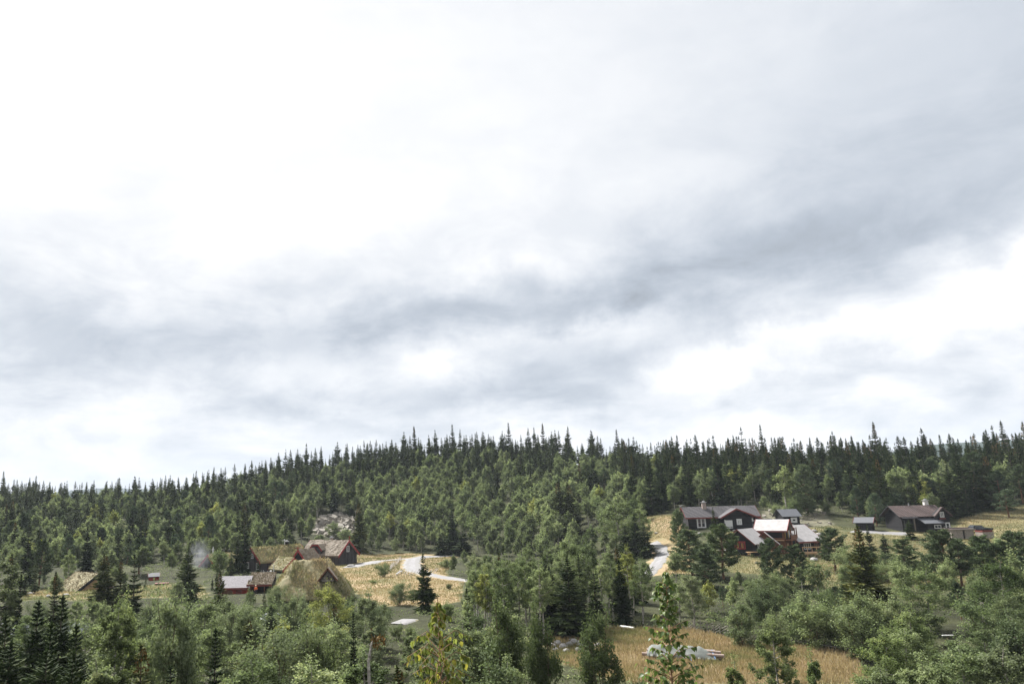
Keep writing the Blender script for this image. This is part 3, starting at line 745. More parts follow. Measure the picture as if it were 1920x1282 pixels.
# porch of that house
g = G(); g.prism([(-6.5, -6.6, -1), (-3.0, -6.6, -1), (-3.0, -6.6, 1.9), (-4.75, -6.6, 3.3), (-6.5, -6.6, 1.9)], (0, 2.58, 0)); po = g.build('porch', M['black'], C['root'])
g = G(); g.prism([(-7.1, -7.0, 1.5), (-4.75, -7.0, 3.4), (-2.4, -7.0, 1.5), (-2.4, -7.0, 1.85), (-4.75, -7.0, 3.75), (-7.1, -7.0, 1.85)], (0, 3.4, 0)); g.build('porch_roof', M['sod'], po)
g = G(); g.beam((-7.2, -7.05, 1.6), (-4.75, -7.05, 3.6), 0.3, 0.08, up=(0, 1, 0)); g.beam((-4.75, -7.05, 3.6), (-2.3, -7.05, 1.6), 0.3, 0.08, up=(0, 1, 0)); g.build('porch_bargeboard', M['red'], po)
g = G(); g.box((-4.6, -7.0, 3.95), (0.5, 0.5, 0.8)); g.build('porch_chimney', M['newwood'], po)
window(C, 'front', -3.6, 0.7, 1.0, 1.3, 2, 2, off=2.6)
# --- the turf covered hut
hp = site(585, 1122, 148)
D = thing('turf_hut', 'big turf covered hut like a grassy mound with small wooden gable dormer', 'hut', hp)
def hut_h(u, v):      # u across, v deep
    a = np.maximum(np.abs(u) - 3.2, 0) / 4.4; c = np.abs(v) / 6.2
    q = (a ** 1.9 + c ** 1.9) ** (1 / 1.9)
    return 0.7 + 6.0 * np.clip(1 - q, 0, 1) ** 0.92
uu = np.linspace(-7.6, 7.6, 61); vv_ = np.linspace(-6.2, 6.2, 49)
U, V = np.meshgrid(uu, vv_)
a_ = np.maximum(np.abs(U) - 3.2, 0) / 4.4; c_ = np.abs(V) / 6.2
q_ = (a_ ** 1.9 + c_ ** 1.9) ** (1 / 1.9); sc_ = np.where(q_ > 1, 1 / np.maximum(q_, 1e-6), 1.0)
U2 = np.sign(U) * np.where(np.abs(U) > 3.2, 3.2 + (np.abs(U) - 3.2) * sc_, np.abs(U)); V2 = V * sc_
Z2 = hut_h(U2, V2) + rng.normal(0, 0.07, U.shape) + 0.16 * np.sin(U2 * 0.8 + 1) * np.sin(V2 * 0.9) + 0.18 * np.sin(U2 * 1.7 + V2) * np.sin(V2 * 1.4)
tv = np.stack([U2, V2, Z2], -1).reshape(-1, 3); bv = tv.copy(); bv[:, 2] = hut_h(U2, V2).ravel() * 0.82 - 0.25
i0 = np.arange(48 * 61).reshape(48, 61)[:, :-1].ravel(); kq = len(tv)
hq = np.concatenate([np.stack([i0, i0 + 1, i0 + 62, i0 + 61], 1), np.stack([i0 + 61, i0 + 62, i0 + 1, i0], 1) + kq])
bd = np.concatenate([np.arange(60), np.arange(60, 48 * 61 + 60, 61), np.arange(49 * 61 - 1, 48 * 61, -1), np.arange(48 * 61, 0, -61)])
bd = np.append(bd, bd[0]); hq = np.concatenate([hq, np.stack([bd[:-1], bd[:-1] + kq, bd[1:] + kq, bd[1:]], 1)])
ro = link('roof', quad_mesh('roof', np.concatenate([tv, bv]), M['sod'], quads=hq), D)
kk = 9000
pu = rng.uniform(-7.4, 7.4, kk); pv = rng.uniform(-6.1, 6.1, kk)
ok = ((np.maximum(np.abs(pu) - 3.2, 0) / 4.4) ** 1.9 + (np.abs(pv) / 6.2) ** 1.9) < 0.98; pu, pv = pu[ok], pv[ok]
ht = np.clip(0.46 + 0.22 * np.sin(pu * 0.55 + 1.0 + np.sin(pv)) + 0.2 * np.sin(pu * 1.7 + 2 * np.sin(pv * 0.9)) * np.sin(pv * 1.3 + pu * 0.4) + (hut_h(pu, pv) - 3.6) * 0.075 + rng.normal(0, 0.16, len(pu)), 0, 1)
blades('roof_grass', np.stack([pu, pv, hut_h(pu, pv) - 0.05], 1), rng.uniform(0.15, 0.85, len(pu)) * (0.75 + 0.5 * np.sin(pu * 0.9 + pv * 1.1)), np.full(len(pu), 0.13), M['sodgrass'], ro, ht, 1.1, 9)
g = G()
for k in range(5):
    zz_ = -0.85 + k * 0.28
    for (x0, y0), (x1, y1) in (((-6.4, -4.6), (6.4, -4.6)), ((-6.4, 4.6), (6.4, 4.6)), ((-6.2, -4.8), (-6.2, 4.8)), ((6.2, -4.8), (6.2, 4.8))):
        g.tube([(x0, y0, zz_), (x1, y1, zz_)], [0.14, 0.14], 6)
g.build('log_wall', M['oldwood'], D)
dh = dict(root=D, L=1, W=0)
dx_, dy_ = 3.3, -4.3
dm = G(); dm.prism([(dx_ - 1.2, dy_, 3.5), (dx_ + 1.2, dy_, 3.5), (dx_, dy_, 5.0)], (0, 3.4, 0)); do = dm.build('dormer', M['oldwood'], D)
g = G(); g.prism([(dx_ - 1.65, dy_ - 0.4, 3.3), (dx_, dy_ - 0.4, 5.35), (dx_ + 1.65, dy_ - 0.4, 3.3), (dx_ + 1.65, dy_ - 0.4, 3.6), (dx_, dy_ - 0.4, 5.65), (dx_ - 1.65, dy_ - 0.4, 3.6)], (0, 3.9, 0)); g.build('dormer_roof', M['mosssod'], do)
g = G(); g.beam((dx_ - 1.7, dy_ - 0.46, 3.4), (dx_, dy_ - 0.46, 5.52), 0.26, 0.09, up=(0, 1, 0)); g.beam((dx_ + 1.7, dy_ - 0.46, 3.4), (dx_, dy_ - 0.46, 5.52), 0.26, 0.09, up=(0, 1, 0)); g.build('dormer_bargeboard', M['brownboard'], do)
window(dh, 'front', 0, 0, 0.42, 0.75, 1, 1, 0.08, 'oldwood', o=(Vector((dx_, dy_ - 0.01, 3.65)), Vector((1, 0, 0)), Vector((0, -1, 0))))
g = G(); g.box((dx_, dy_ - 0.18, 3.44), (2.0, 0.3, 0.12)); g.build('dormer_sill', M['greywood'], do)
panel(dh, 'front', 0, 0, 1.4, 1.6, 'doorway', 'darkgap', o=(Vector((5.0, -4.78, -0.8)), Vector((1, 0, 0)), Vector((0, -1, 0))))
# --- long shed with pale shingle roof
p = site(437, 1120, 160)
Eh = gable_house('shingled_shed', 'long low red brown shed with pale grey shingle roof and red eave board', p + Vector((0, 2.3, 0)), -3, 6.1, 4.6, 1.9, 1.7, wall='redboard', roof='roofslate', trim='underlay', fascia='redbrown', cat='shed', ovg=0.25, ove=0.4, boardh=0.1)
panel(Eh, 'front', -1.3, 0.3, 2.4, 1.3, 'shutter', 'brownboard'); panel(Eh, 'front', 1.2, -0.2, 1.1, 1.9, 'door', 'redbrown')
# open shelter with brown turf roof against it
p = site(487, 1119, 160)
Sh = thing('turf_roofed_shelter', 'open fronted shelter with brown turf roof next to the pale shingled shed', 'shelter', p + Vector((0, 2.0, 0)), R(-3))
g = G(); sl = [(-2.4, -2.2, 2.15), (2.5, -2.2, 2.15), (2.5, 2.0, 4.0), (-2.4, 2.0, 4.0)]
g.prism(sl, (0, -0.1, 0.30)); ro = g.build('roof', M['mosssod'], Sh)
kk = 1500; a1 = rng.uniform(-2.4, 2.5, kk); b1 = rng.uniform(-2.2, 2.0, kk)
blades('roof_grass', np.stack([a1, b1 - 0.1, 2.45 + (b1 + 2.2) / 4.2 * 1.85], 1), rng.uniform(0.1, 0.3, kk), np.full(kk, 0.12), M['moss'], ro, None, 0.9, 4)
g = G(); g.box((0.05, -2.36, 2.2), (5.0, 0.06, 0.34)); g.build('fascia', M['redbrown'], Sh)
g = G(); g.box((0, 1.9, 1.3), (4.8, 0.12, 4.6)); g.box((2.4, 0.3, 1.0), (0.12, 3.0, 4.0)); g.build('wall', M['black'], Sh)
for x in (-2.2, -0.6, 1.0, 2.4):
    g = G(); g.box((x, -2.0, 0.55), (0.16, 0.16, 3.1)); g.build('post', M['brownboard'], Sh)
# --- house half hidden by trees, smoke beside it
p = site(392, 1074, 222)
Fh = gable_house('smoking_farmhouse', 'mostly hidden turf roofed house with red gable board and thin white chimney behind birch', along(p, 48, 5.0), 48, 10, 7.4, 1.6, 2.9, wall='greyboard', roof='sod', sod=22, th=0.3, boardh=0.35)
g = G(); g.tube([(-3.6, 0.4, 4.2), (-3.6, 0.4, 6.0)], [0.22, 0.2], 8); g.box((-3.6, 0.4, 6.05), (0.7, 0.5, 0.08)); g.tube([(-3.6, 0.4, 6.1), (-3.6, 0.4, 6.8)], [0.14, 0.1], 8); g.build('chimney', M['white'], Fh['root'])
# --- low lodge on the left
p = site(180, 1113, 178)
J = gable_house('low_turf_lodge', 'low lodge with reddish grass roof whose dark gable board slopes down to the meadow', along(p, -42, -4.5), -42, 9, 10.6, 0.3, 3.6, wall='newwood', roof='sod', trim='blacklog', sod=22, th=0.3, ovg=0.8, ove=0.6, cat='lodge', boardh=0.35, grass=('moss', 0.4, 0.13))
panel(J, 'right', 1.2, -0.2, 1.0, 1.9, 'doorway', 'darkgap')
panel(J, 'right', -1.2, 0.3, 1.6, 1.0, 'log_panel', 'ochre')
# --- tiny red shed and the log crib
p = site(288, 1095, 196)
I = gable_house('tiny_red_shed', 'tiny bright red shed with dark roof at the edge of the wood', p + Vector((0, 0, 0.25)), 20, 2.2, 1.9, 1.7, 0.6, wall='redboard', roof='roofgrey', trim='redbrown', ove=0.3, ovg=0.2, th=0.08, cat='shed', boardh=0.06)
p = site(303, 1106, 184)
Lc = thing('log_crib', 'dark weathered log crib with flat plank top on the meadow by the red shed', 'log crib', p, R(12))
for k in range(5):
    for s in (-1, 1):
        g = G(); g.tube([(-1.3, s * 0.7, 0.0 + k * 0.3), (1.3, s * 0.7, 0.0 + k * 0.3)], [0.14, 0.14], 7); g.build('log', M['oldwood'], Lc)
        g = G(); g.tube([(s * 1.1, -0.9, 0.15 + k * 0.3), (s * 1.1, 0.9, 0.15 + k * 0.3)], [0.13, 0.13], 7); g.build('log', M['oldwood'], Lc)
g = G(); g.box((0, 0, 1.52), (2.9, 1.9, 0.1)); g.build('top', M['redbrown'], Lc)

# --- the long black log house on the right
p = site(1359, 990, 206)
K = gable_house('long_black_log_house', 'long black log house with grey ribbed roof, low front gable and white doors', p + Vector((0, 3.3, 0)), -5, 17.0, 6.4, 2.9, 2.2, wall='blacklog', roof='roofdark', trim='redbrown', ribs=30, fascia='redbrown', log=1, ovg=0.7, ove=0.6, th=0.14, boardh=0.05)
yb = -3.2
wp = [(-0.4, 2.7), (2.7, 4.35), (6.4, 2.55), (6.4, -1.5), (-0.4, -1.5)]   # the low front gable
g = G(); g.prism([(x, yb - 2.4, z) for x, z in wp], (0, 2.39, 0)); kw = g.build('wing', M['blacklog'], K['root'])
g = G(); rp = [(-1.3, 2.42), (2.7, 4.6), (9.3, 1.75), (9.3, 1.93), (2.7, 4.8), (-1.3, 2.62)]
g.prism([(x, yb - 3.0, z) for x, z in rp], (0, 4.6, 0)); g.build('wing_roof', M['roofdark'], kw)
g = G(); g.beam((-1.35, yb - 3.06, 2.4), (2.7, yb - 3.06, 4.62), 0.34, 0.08, up=(0, 1, 0)); g.beam((2.7, yb - 3.06, 4.62), (9.3, yb - 3.06, 1.78), 0.34, 0.08, up=(0, 1, 0)); g.build('wing_bargeboard', M['redbrown'], kw)
g = G(); g.box((7.6, yb - 0.1, 0.4), (2.2, 0.2, 3.4)); g.build('wing_wall', M['blacklog'], kw)
window(K, 'front', -5.3, 0.1, 2.2, 2.5, 2, 2, 0.3)
def kf(off): return (Vector((0, yb - off, 0)), Vector((1, 0, 0)), Vector((0, -1, 0)))
panel(K, 'front', 0.75, -0.1, 1.7, 2.0, 'door', 'white', o=kf(2.42)); window(K, 'front', 3.25, 0.75, 1.25, 1.45, 2, 2, 0.36, o=kf(2.42))
panel(K, 'front', 2.05, 0.4, 0.8, 1.7, 'shutter', 'black', o=kf(2.42))
g = G(); g.box((7.4, yb - 0.26, 0.55), (1.3, 0.10, 2.5)); dr_ = g.build('door', M['white'], K['root'])
g = G(); g.box((7.35, yb - 0.325, 1.15), (0.55, 0.03, 0.7)); g.build('pane', M['pane'], dr_)
g = G(); g.box((8.75, yb - 0.25, 0.45), (0.95, 0.1, 2.4)); g.build('plank_door', M['greywood'], K['root'])
g = G(); g.box((-0.2, yb - 2.52, 1.6), (0.22, 0.08, 0.9)); g.build('corner_board', M['white'], K['root'])
g = G(); g.box((6.45, yb - 2.52, 1.9), (0.3, 0.12, 0.75)); g.build('corner_board', M['white'], K['root'])
chimney(K, -3.6, -0.6, 4.2, 6.3, 1.0, 'chimbrick')
g = G(); g.box((3.1, yb - 3.3, -0.45), (8.2, 1.8, 0.16)); g.build('deck', M['blacklog'], K['root'])
for k, (xa, xb) in enumerate(((-1.0, 6.4),)):
    g = G(); g.box(((xa + xb) / 2, yb - 4.1, 0.35), (xb - xa, 0.08, 0.1)); g.box(((xa + xb) / 2, yb - 4.1, -0.05), (xb - xa, 0.05, 0.1))
    for i in range(9): g.box((xa + (xb - xa) * i / 8, yb - 4.1, -0.4), (0.08, 0.08, 1.7))
    g.build('railing', M['blacklog'], K['root'])
g = G()
for i in range(9): g.tube([(-9.6 + 0.02 * i, -0.2 + 0.05 * i, 5.35 + 0.02 * i), (-9.2 + 0.02 * i, -0.2 + 0.05 * i, 5.5)], [0.02, 0.02], 4)
g.tube([(-9.0, 0, 5.1), (-9.0, 0, 5.9)], [0.03, 0.03], 5); g.tube([(-9.8, 0, 5.8), (-8.4, 0, 5.8)], [0.025, 0.025], 5); g.build('aerial', M['metal'], K['root'])

# --- small black shed behind
p = site(1486, 986, 213)
Ls = gable_house('small_black_shed', 'small black shed with grey roof and square white window on the slope', p + Vector((0, 2.4, 0)), 0, 4.2, 4.6, 2.6, 1.5, wall='blacklog', roof='roofgrey', trim='blacklog', log=1, ovg=0.5, ove=0.5, th=0.1, cat='shed', boardh=0.05)
window(Ls, 'front', 0.6, 0.8, 1.6, 1.3, 1, 1, 0.46)
# --- red trimmed cabin with underlay roof
p = site(1389, 1036, 171)
E1 = gable_house('red_trimmed_cabin', 'small black cabin with red shuttered window and pale unfinished roof', along(p, 44, 3.0), 44, 6.0, 5.6, 2.2, 2.4, wall='blacklog', roof='underlay', trim='redbrown', log=1, ovg=0.8, ove=0.6, th=0.12, cat='cabin', boardh=0.1)
window(E1, 'left', 0.0, 0.75, 2.3, 1.45, 4, 1, 0.2, 'red', head='red')
for s in (-1, 1): panel(E1, 'left', s * 0.52, 1.0, 0.42, 0.95, 'curtain', 'ochre', 0.045)
window(E1, 'front', -0.6, 0.2, 0.9, 1.5, 1, 2, 0.2, 'white')
p = site(1436, 1036, 173)
E1b = gable_house('second_red_trimmed_cabin', 'pale roofed cabin with red gable boards half hidden behind a pine', along(p, 62, 3.2), 62, 6.0, 4.6, 2.0, 2.1, wall='brownboard', roof='underlay', trim='redbrown', ovg=0.7, ove=0.5, th=0.12, cat='cabin', boardh=0.1)
g = G(); g.box((1.2, 0.2, 4.6), (0.9, 0.9, 1.2)); g.build('roof_hatch', M['redbrown'], E1b['root'])
# --- two storey lodge under construction
p = site(1484, 1036, 175)
E2 = gable_house('two_storey_lodge', 'brown two storey lodge under construction with pale roof, red gable boards and balcony', along(p, -38, -3.1), -38, 5.4, 5.2, 4.9, 1.9, wall='brownboard', roof='underlay', trim='red', log=0, ovg=0.7, ove=0.5, th=0.12, cat='lodge', boardh=0.15, fascia='redbrown')
panel(E2, 'right', 0, 2.9, 3.8, 2.0, 'balcony_opening', 'darkgap', 0.03); panel(E2, 'right', -1.9, 3.0, 0.4, 1.9, 'panel', 'ochre', 0.06); panel(E2, 'right', 1.5, 3.0, 0.8, 1.6, 'panel', 'white', 0.06); panel(E2, 'right', 0.6, 3.0, 0.7, 1.6, 'panel', 'ochre', 0.06)
g = G(); g.box((3.4, 0, 2.75), (1.4, 5.2, 0.18)); g.box((4.05, 0, 3.3), (0.1, 5.2, 0.95)); g.build('balcony', M['brownboard'], E2['root'])
for y in (-2.4, 0.9, 2.5):
    g = G(); g.box((3.98, y, 2.2), (0.18, 0.18, 6.0)); g.build('post', M['brownboard'], E2['root'])
panel(E2, 'front', 0.8, 3.2, 3.0, 1.4, 'log_wall', 'blacklog', 0.05); panel(E2, 'front', 0.8, 2.65, 3.6, 0.16, 'ledge', 'newwood', 0.7)
panel(E2, 'right', -0.6, -0.2, 1.2, 2.2, 'door', 'newwood', 0.07)
# --- big pale roof house to the right of it
p = site(1520, 1040, 177)
E3 = gable_house('pale_roofed_house', 'unfinished house with big pale sheet roof and a raw timber deck', p + Vector((-1.6, 3.6, 0)), 24, 6.8, 8.0, 2.7, 2.9, wall='blacklog', roof='underlay', trim='redbrown', log=1, ovg=0.5, ove=0.6, th=0.12, fascia='redbrown', boardh=0.05)
window(E3, 'front', -0.8, 0.8, 2.0, 1.3, 3, 1, 0.1, 'white'); window(E3, 'front', 1.9, 0.8, 1.2, 1.2, 2, 1, 0.1, 'redbrown')
dp = site(1517, 1042, 172)
Dk = thing('timber_deck', 'raw timber deck on posts with railing in front of the pale roofed house', 'deck', dp, R(0))
for i in range(6):
    g = G(); g.box((0, -0.9 + i * 0.36, 0.75), (5.0, 0.34, 0.12)); g.build('plank', M['newwood'], Dk)
g = G(); g.box((0, -1.12, 0.62), (5.1, 0.06, 0.3)); g.build('edge_board', M['newwood'], Dk)
g = G(); g.box((0.3, -1.0, 1.85), (4.0, 0.1, 0.2))
for i in range(5): g.box((-1.6 + i * 0.95, -1.0, 1.3), (0.09, 0.09, 1.0))
g.build('railing', M['newwood'], Dk)
for x in (-2.2, -0.7, 0.8, 2.2):
    g = G(); g.box((x, -0.9, -0.1), (0.16, 0.16, 1.5)); g.build('post', M['newwood'], Dk)
dp = site(1430, 1038, 168)
D2 = thing('timber_walkway', 'low raw timber walkway in front of the red trimmed cabins', 'walkway', dp, R(2))
for i in range(3):
    g = G(); g.box((0, i * 0.4, 0.4), (6.0, 0.37, 0.1)); g.build('plank', M['newwood'], D2)
g = G()
for x in (-2.6, 0, 2.6): g.box((x, 0.4, 0.1), (0.16, 1.0, 0.5))
g.build('bearer', M['newwood'], D2)

# --- dark two storey cabin
p = site(1732, 998, 197)
Nn = gable_house('dark_two_storey_cabin', 'dark brown two storey cabin with brown ribbed roof, open porch and white chimney', p + Vector((0, 3.4, 0)), 0, 9.6, 6.8, 3.9, 2.1, wall='blacklog', roof='roofbrown', trim='blacklog', log=1, ribs=20, ovg=1.0, ove=0.7, th=0.12, cat='cabin', boardh=0.1)
g = G(); g.prism([(-1.2, -3.41, 3.15), (3.6, -3.41, 3.15), (3.6, -6.4, 1.95), (-1.2, -6.4, 1.95)], (0, 0, 0.12)); lt = g.build('porch_roof', M['roofgrey'], Nn['root'])
g = G(); g.box((1.5, -5.9, 0.75), (4.0, 0.14, 2.6)); g.build('porch_wall', M['blacklog'], Nn['root'])
window(Nn, 'front', 1.9, 0.8, 1.6, 0.85, 2, 1, 0.12, o=(Vector((0, -5.98, 0)), Vector((1, 0, 0)), Vector((0, -1, 0))))
for x, m_ in ((-4.9, 'blacklog'), (-2.6, 'oldwood')):
    g = G(); g.box((x, -4.6, 1.0), (0.26, 0.26, 4.4)); g.build('post', M[m_], Nn['root'])
g = G(); g.prism([(-5.4, -4.9, 3.2), (-1.6, -4.9, 3.2), (-1.6, -3.42, 3.75), (-5.4, -3.42, 3.75)], (0, 0, 0.1)); g.build('porch_beam', M['blacklog'], Nn['root'])
g = G(); xg = 4.2
g.prism([(xg - 1.7, -4.6, -1.2), (xg + 1.7, -4.6, -1.2), (xg + 1.7, -4.6, 3.9), (xg, -4.6, 5.5), (xg - 1.7, -4.6, 3.9)], (0, 1.19, 0)); cg = g.build('cross_gable', M['blacklog'], Nn['root'])
g = G(); g.beam((xg - 2.1, -4.95, 3.55), (xg, -4.95, 5.65), 0.3, 0.8, up=(0, 1, 0)); g.beam((xg + 2.1, -4.95, 3.55), (xg, -4.95, 5.65), 0.3, 0.8, up=(0, 1, 0)); g.build('gable_bargeboard', M['roofbrown'], cg)
og = (Vector((xg, -4.61, 0)), Vector((1, 0, 0)), Vector((0, -1, 0)))
window(Nn, 'front', 0, 3.3, 1.0, 1.3, 2, 1, 0.22, o=og); panel(Nn, 'front', 0, 2.9, 1.5, 0.25, 'sill_board', 'redbrown', 0.1, o=og)
window(Nn, 'front', 0.1, 0.2, 2.9, 1.9, 3, 2, 0.26, o=og)
chimney(Nn, 4.0, 0.6, 5.6, 7.2, 1.0, 'chim'); g = G(); g.tube([(-0.6, 0, 5.8), (-0.6, 0, 6.7)], [0.1, 0.1], 6); g.build('vent_pipe', M['metal'], Nn['root'])
# --- small shed with red gable board beside it
p = site(1630, 993, 199)
Ms = gable_house('red_gabled_shed', 'small dark shed with grey roof and one red gable board by the gravel path', p + Vector((0, 1.6, 0)), -40, 3.4, 3.0, 1.9, 0.95, wall='black', roof='roofgrey', trim='redbrown', ovg=0.5, ove=0.5, th=0.1, cat='shed', boardh=0.08)
# --- low stone outbuilding
p = site(1806, 1007, 184)
Ob = thing('stone_outbuilding', 'low stone outbuilding with flat dark roof and narrow doorway', 'outbuilding', p + Vector((0, 1.4, 0)))
g = G(); g.box((-1.2, 0, 0.3), (2.6, 2.8, 2.8)); g.box((1.5, 0, 0.3), (2.0, 2.8, 2.8)); g.box((0.3, 0.2, 0.3), (0.6, 2.4, 2.8)); g.build('wall', M['wallstone'], Ob)
g = G(); g.box((0, 0, 1.78), (5.6, 3.4, 0.16)); g.box((0.1, 1.0, 1.95), (5.4, 1.2, 0.2)); g.build('roof', M['roofbrown'], Ob)
g = G(); g.box((0.3, -1.05, 0.4), (0.5, 0.08, 2.0)); g.build('doorway', M['darkgap'], Ob)
g = G(); g.box((0, -1.72, 1.78), (5.62, 0.05, 0.2)); g.build('roof_edge', M['greywood'], Ob)
p = site(1854, 1006, 183)
Ob2 = thing('stone_bunker', 'small stone bunker with dark boarded top at the meadow edge beside the outbuilding', 'bunker', p + Vector((0, 1.2, 0)))
g = G(); g.box((0, 0, 0.1), (2.4, 2.4, 1.9)); g.build('wall', M['wallstone'], Ob2)
g = G(); g.box((-0.1, 0, 1.3), (2.3, 2.4, 0.5)); g.build('boarded_top', M['redbrown'], Ob2)
g = G(); g.box((-0.1, -0.1, 1.72), (2.5, 2.6, 0.34)); g.build('cover', M['carpaint'], Ob2)

# ------------------------------------------------------------------ vehicles
def car(label, loc, rot, paint, group=None):
    t = thing('parked_car', label, 'car', loc, R(rot), group)
    def slab(prof, hw, hw2):
        g = G(); n_ = len(prof)
        vs = [(x, -hw if z < 0.95 else -hw2, z) for x, z in prof] + [(x, hw if z < 0.95 else hw2, z) for x, z in prof]
        g.add(vs, [tuple(range(n_)), tuple(range(2 * n_ - 1, n_ - 1, -1))] + [(i, n_ + i, n_ + (i + 1) % n_, (i + 1) % n_) for i in range(n_)])
        return g
    body = [(-2.2, 0.35), (2.2, 0.35), (2.25, 0.62), (2.1, 0.84), (1.1, 0.95), (0.45, 1.45), (-1.35, 1.5), (-2.1, 1.02), (-2.25, 0.7)]
    slab(body, 0.88, 0.72).build('body', M[paint], t)
    g = G(); g.prism([(1.0, -0.66, 0.99), (0.50, -0.62, 1.40), (0.50, 0.62, 1.40), (1.0, 0.66, 0.99)], (0.045, 0, 0.04)); g.build('windscreen', M['pane'], t)
    g = G(); g.prism([(-2.05, -0.64, 1.08), (-1.45, -0.62, 1.43), (-1.45, 0.62, 1.43), (-2.05, 0.64, 1.08)], (-0.03, 0, 0.05)); g.build('rear_window', M['pane'], t)
    for s in (-1, 1):
        g = G(); g.prism([(0.95, s * 0.86, 1.0), (0.45, s * 0.75, 1.40), (-1.3, s * 0.75, 1.42), (-1.8, s * 0.86, 1.02)], (0, s * 0.03, 0)); g.build('side_window', M['pane'], t)
        g = G(); g.box((2.2, s * 0.62, 0.68), (0.12, 0.34, 0.14)); g.build('headlight', M['lampglass'], t)
        for x in (-1.35, 1.38):
            g = G(); g.tube([(x, s * 0.70, 0.32), (x, s * 0.90, 0.32)], [0.32, 0.32], 14); wh = g.build('wheel', M['rubber'], t)
            g = G(); g.tube([(x, s * 0.90, 0.32), (x, s * 0.92, 0.32)], [0.19, 0.19], 10); g.build('rim', M['metal'], wh)
    return t
p = site(1442, 983, 204); car('dark car seen over the roof of the two storey lodge', p, 12, 'carpaint')
p = site(1834, 996, 193); car('dark car parked behind the stone outbuilding', p, 15, 'carpaint')
p = gnd(518, 1172); car('silver car on pale gravel half hidden behind bushes', p + np.array([0, 0, 0.12]), 20, 'silverpaint')

# ------------------------------------------------------------------ stones
def stone(name, label, loc, size, m='stone', group=None, seed=1, cat='boulder'):
    r_ = np.random.default_rng(seed)
    import bmesh
    bm = bmesh.new(); bmesh.ops.create_icosphere(bm, subdivisions=2, radius=0.5)
    for v in bm.verts:
        c = v.co.copy(); f = 1 + 0.18 * math.sin(c.x * 7 + seed) * math.cos(c.y * 6 + seed * 2) + r_.normal(0, 0.05)
        v.co = Vector((c.x * size[0], c.y * size[1], c.z * size[2])) * f
    me = bpy.data.meshes.new(name); bm.to_mesh(me); bm.free(); me.materials.append(M[m])
    o = link(name, me, loc=Vector(loc) + Vector((0, 0, size[2] * 0.25)), label=label, category=cat)
    o.rotation_euler = (0, 0, r_.uniform(0, 6))
    if group: o['group'] = group
    return o
ORDN = ['first', 'second', 'third', 'fourth', 'fifth', 'sixth', 'seventh', 'eighth', 'ninth']
def rank(i, n_): return ORDN[i] + ' from left' if i < (n_ + 1) // 2 else ORDN[n_ - 1 - i] + ' from right'
st = [(1366, 1034, 2.2, 1.0, 'pale rounded tarp pile left of the red trimmed cabin'), (1352, 1033, 1.4, 0.7, 'smaller pale boulder under the pines left of the red trimmed cabin'),
      (1526, 1052, 1.7, 1.0, 'pale wrapped bale under the raw timber deck'), (1547, 1032, 2.0, 1.1, 'whitish rock at the right end of the timber deck'), (1536, 1004, 2.6, 0.9, 'broad pale rock right of the big pale roof'),
      (1525, 996, 1.8, 0.7, 'flat pale rock above the big pale roof'), (1430, 990, 1.5, 0.6, 'grey rock beside the white door of the black log house'), (1231, 1000, 0.9, 0.5, 'small stone in the golden clearing by the road'),
      (1418, 1056, 0.7, 0.4, 'small pale stone in the grass below the red trimmed cabin'), (658, 1062, 2.2, 0.8, 'brownish boulder in front of the dark boarded farmhouse gable'), (90, 1119, 1.2, 0.6, 'pale stone on the river bank by the spruce'), (56, 1114, 1.6, 0.6, 'pale stone on the far river bank'), (124, 1115, 1.4, 0.4, 'flat stone in front of the low lodge'),
      (1420, 991, 1.2, 0.6, 'pale block by the plank door of the black log house'), (1380, 996, 2.0, 0.5, 'long pale stone under the railing of the black log house'), (1312, 1000, 1.1, 0.4, 'pale stone below the white double doors')]
for k, (px, py, w_, hh, lb) in enumerate(st): stone('boulder', lb, gnd(px, py), (w_, w_ * 0.8, hh), seed=k + 1)  # pile by the cabin and wrapped bale under the deck are shaped as boulders
# boulder heap in the near field
rw = [(1036, 1214, 1.3), (1046, 1210, 1.5), (1056, 1216, 1.6), (1066, 1211, 1.4), (1078, 1208, 1.7), (1088, 1213, 1.3), (1104, 1210, 1.5), (1113, 1206, 1.2), (1122, 1214, 1.4), (1042, 1222, 1.2), (1062, 1224, 1.3), (1084, 1222, 1.2), (1072, 1203, 1.0), (1112, 1220, 1.1)]
rw.sort()
for k, (px, py, w_) in enumerate(rw): stone('boulder', f'{rank(k, 14)} of the grey boulders in the rock heap behind the field willows', gnd(px, py), (w_ * 0.75, w_ * 0.6, w_ * 0.5), group='boulders of the heap in the field', seed=40 + k)
for k in range(9): stone('boulder', f'{rank(k, 9)} of nine pale stones rowed along the golden field edge', gnd(1036 + k * 7 + (k % 3) * 1.5, 1186 + k * 0.35), (0.75, 0.6, 0.55), group='stones of the low row', seed=70 + k)
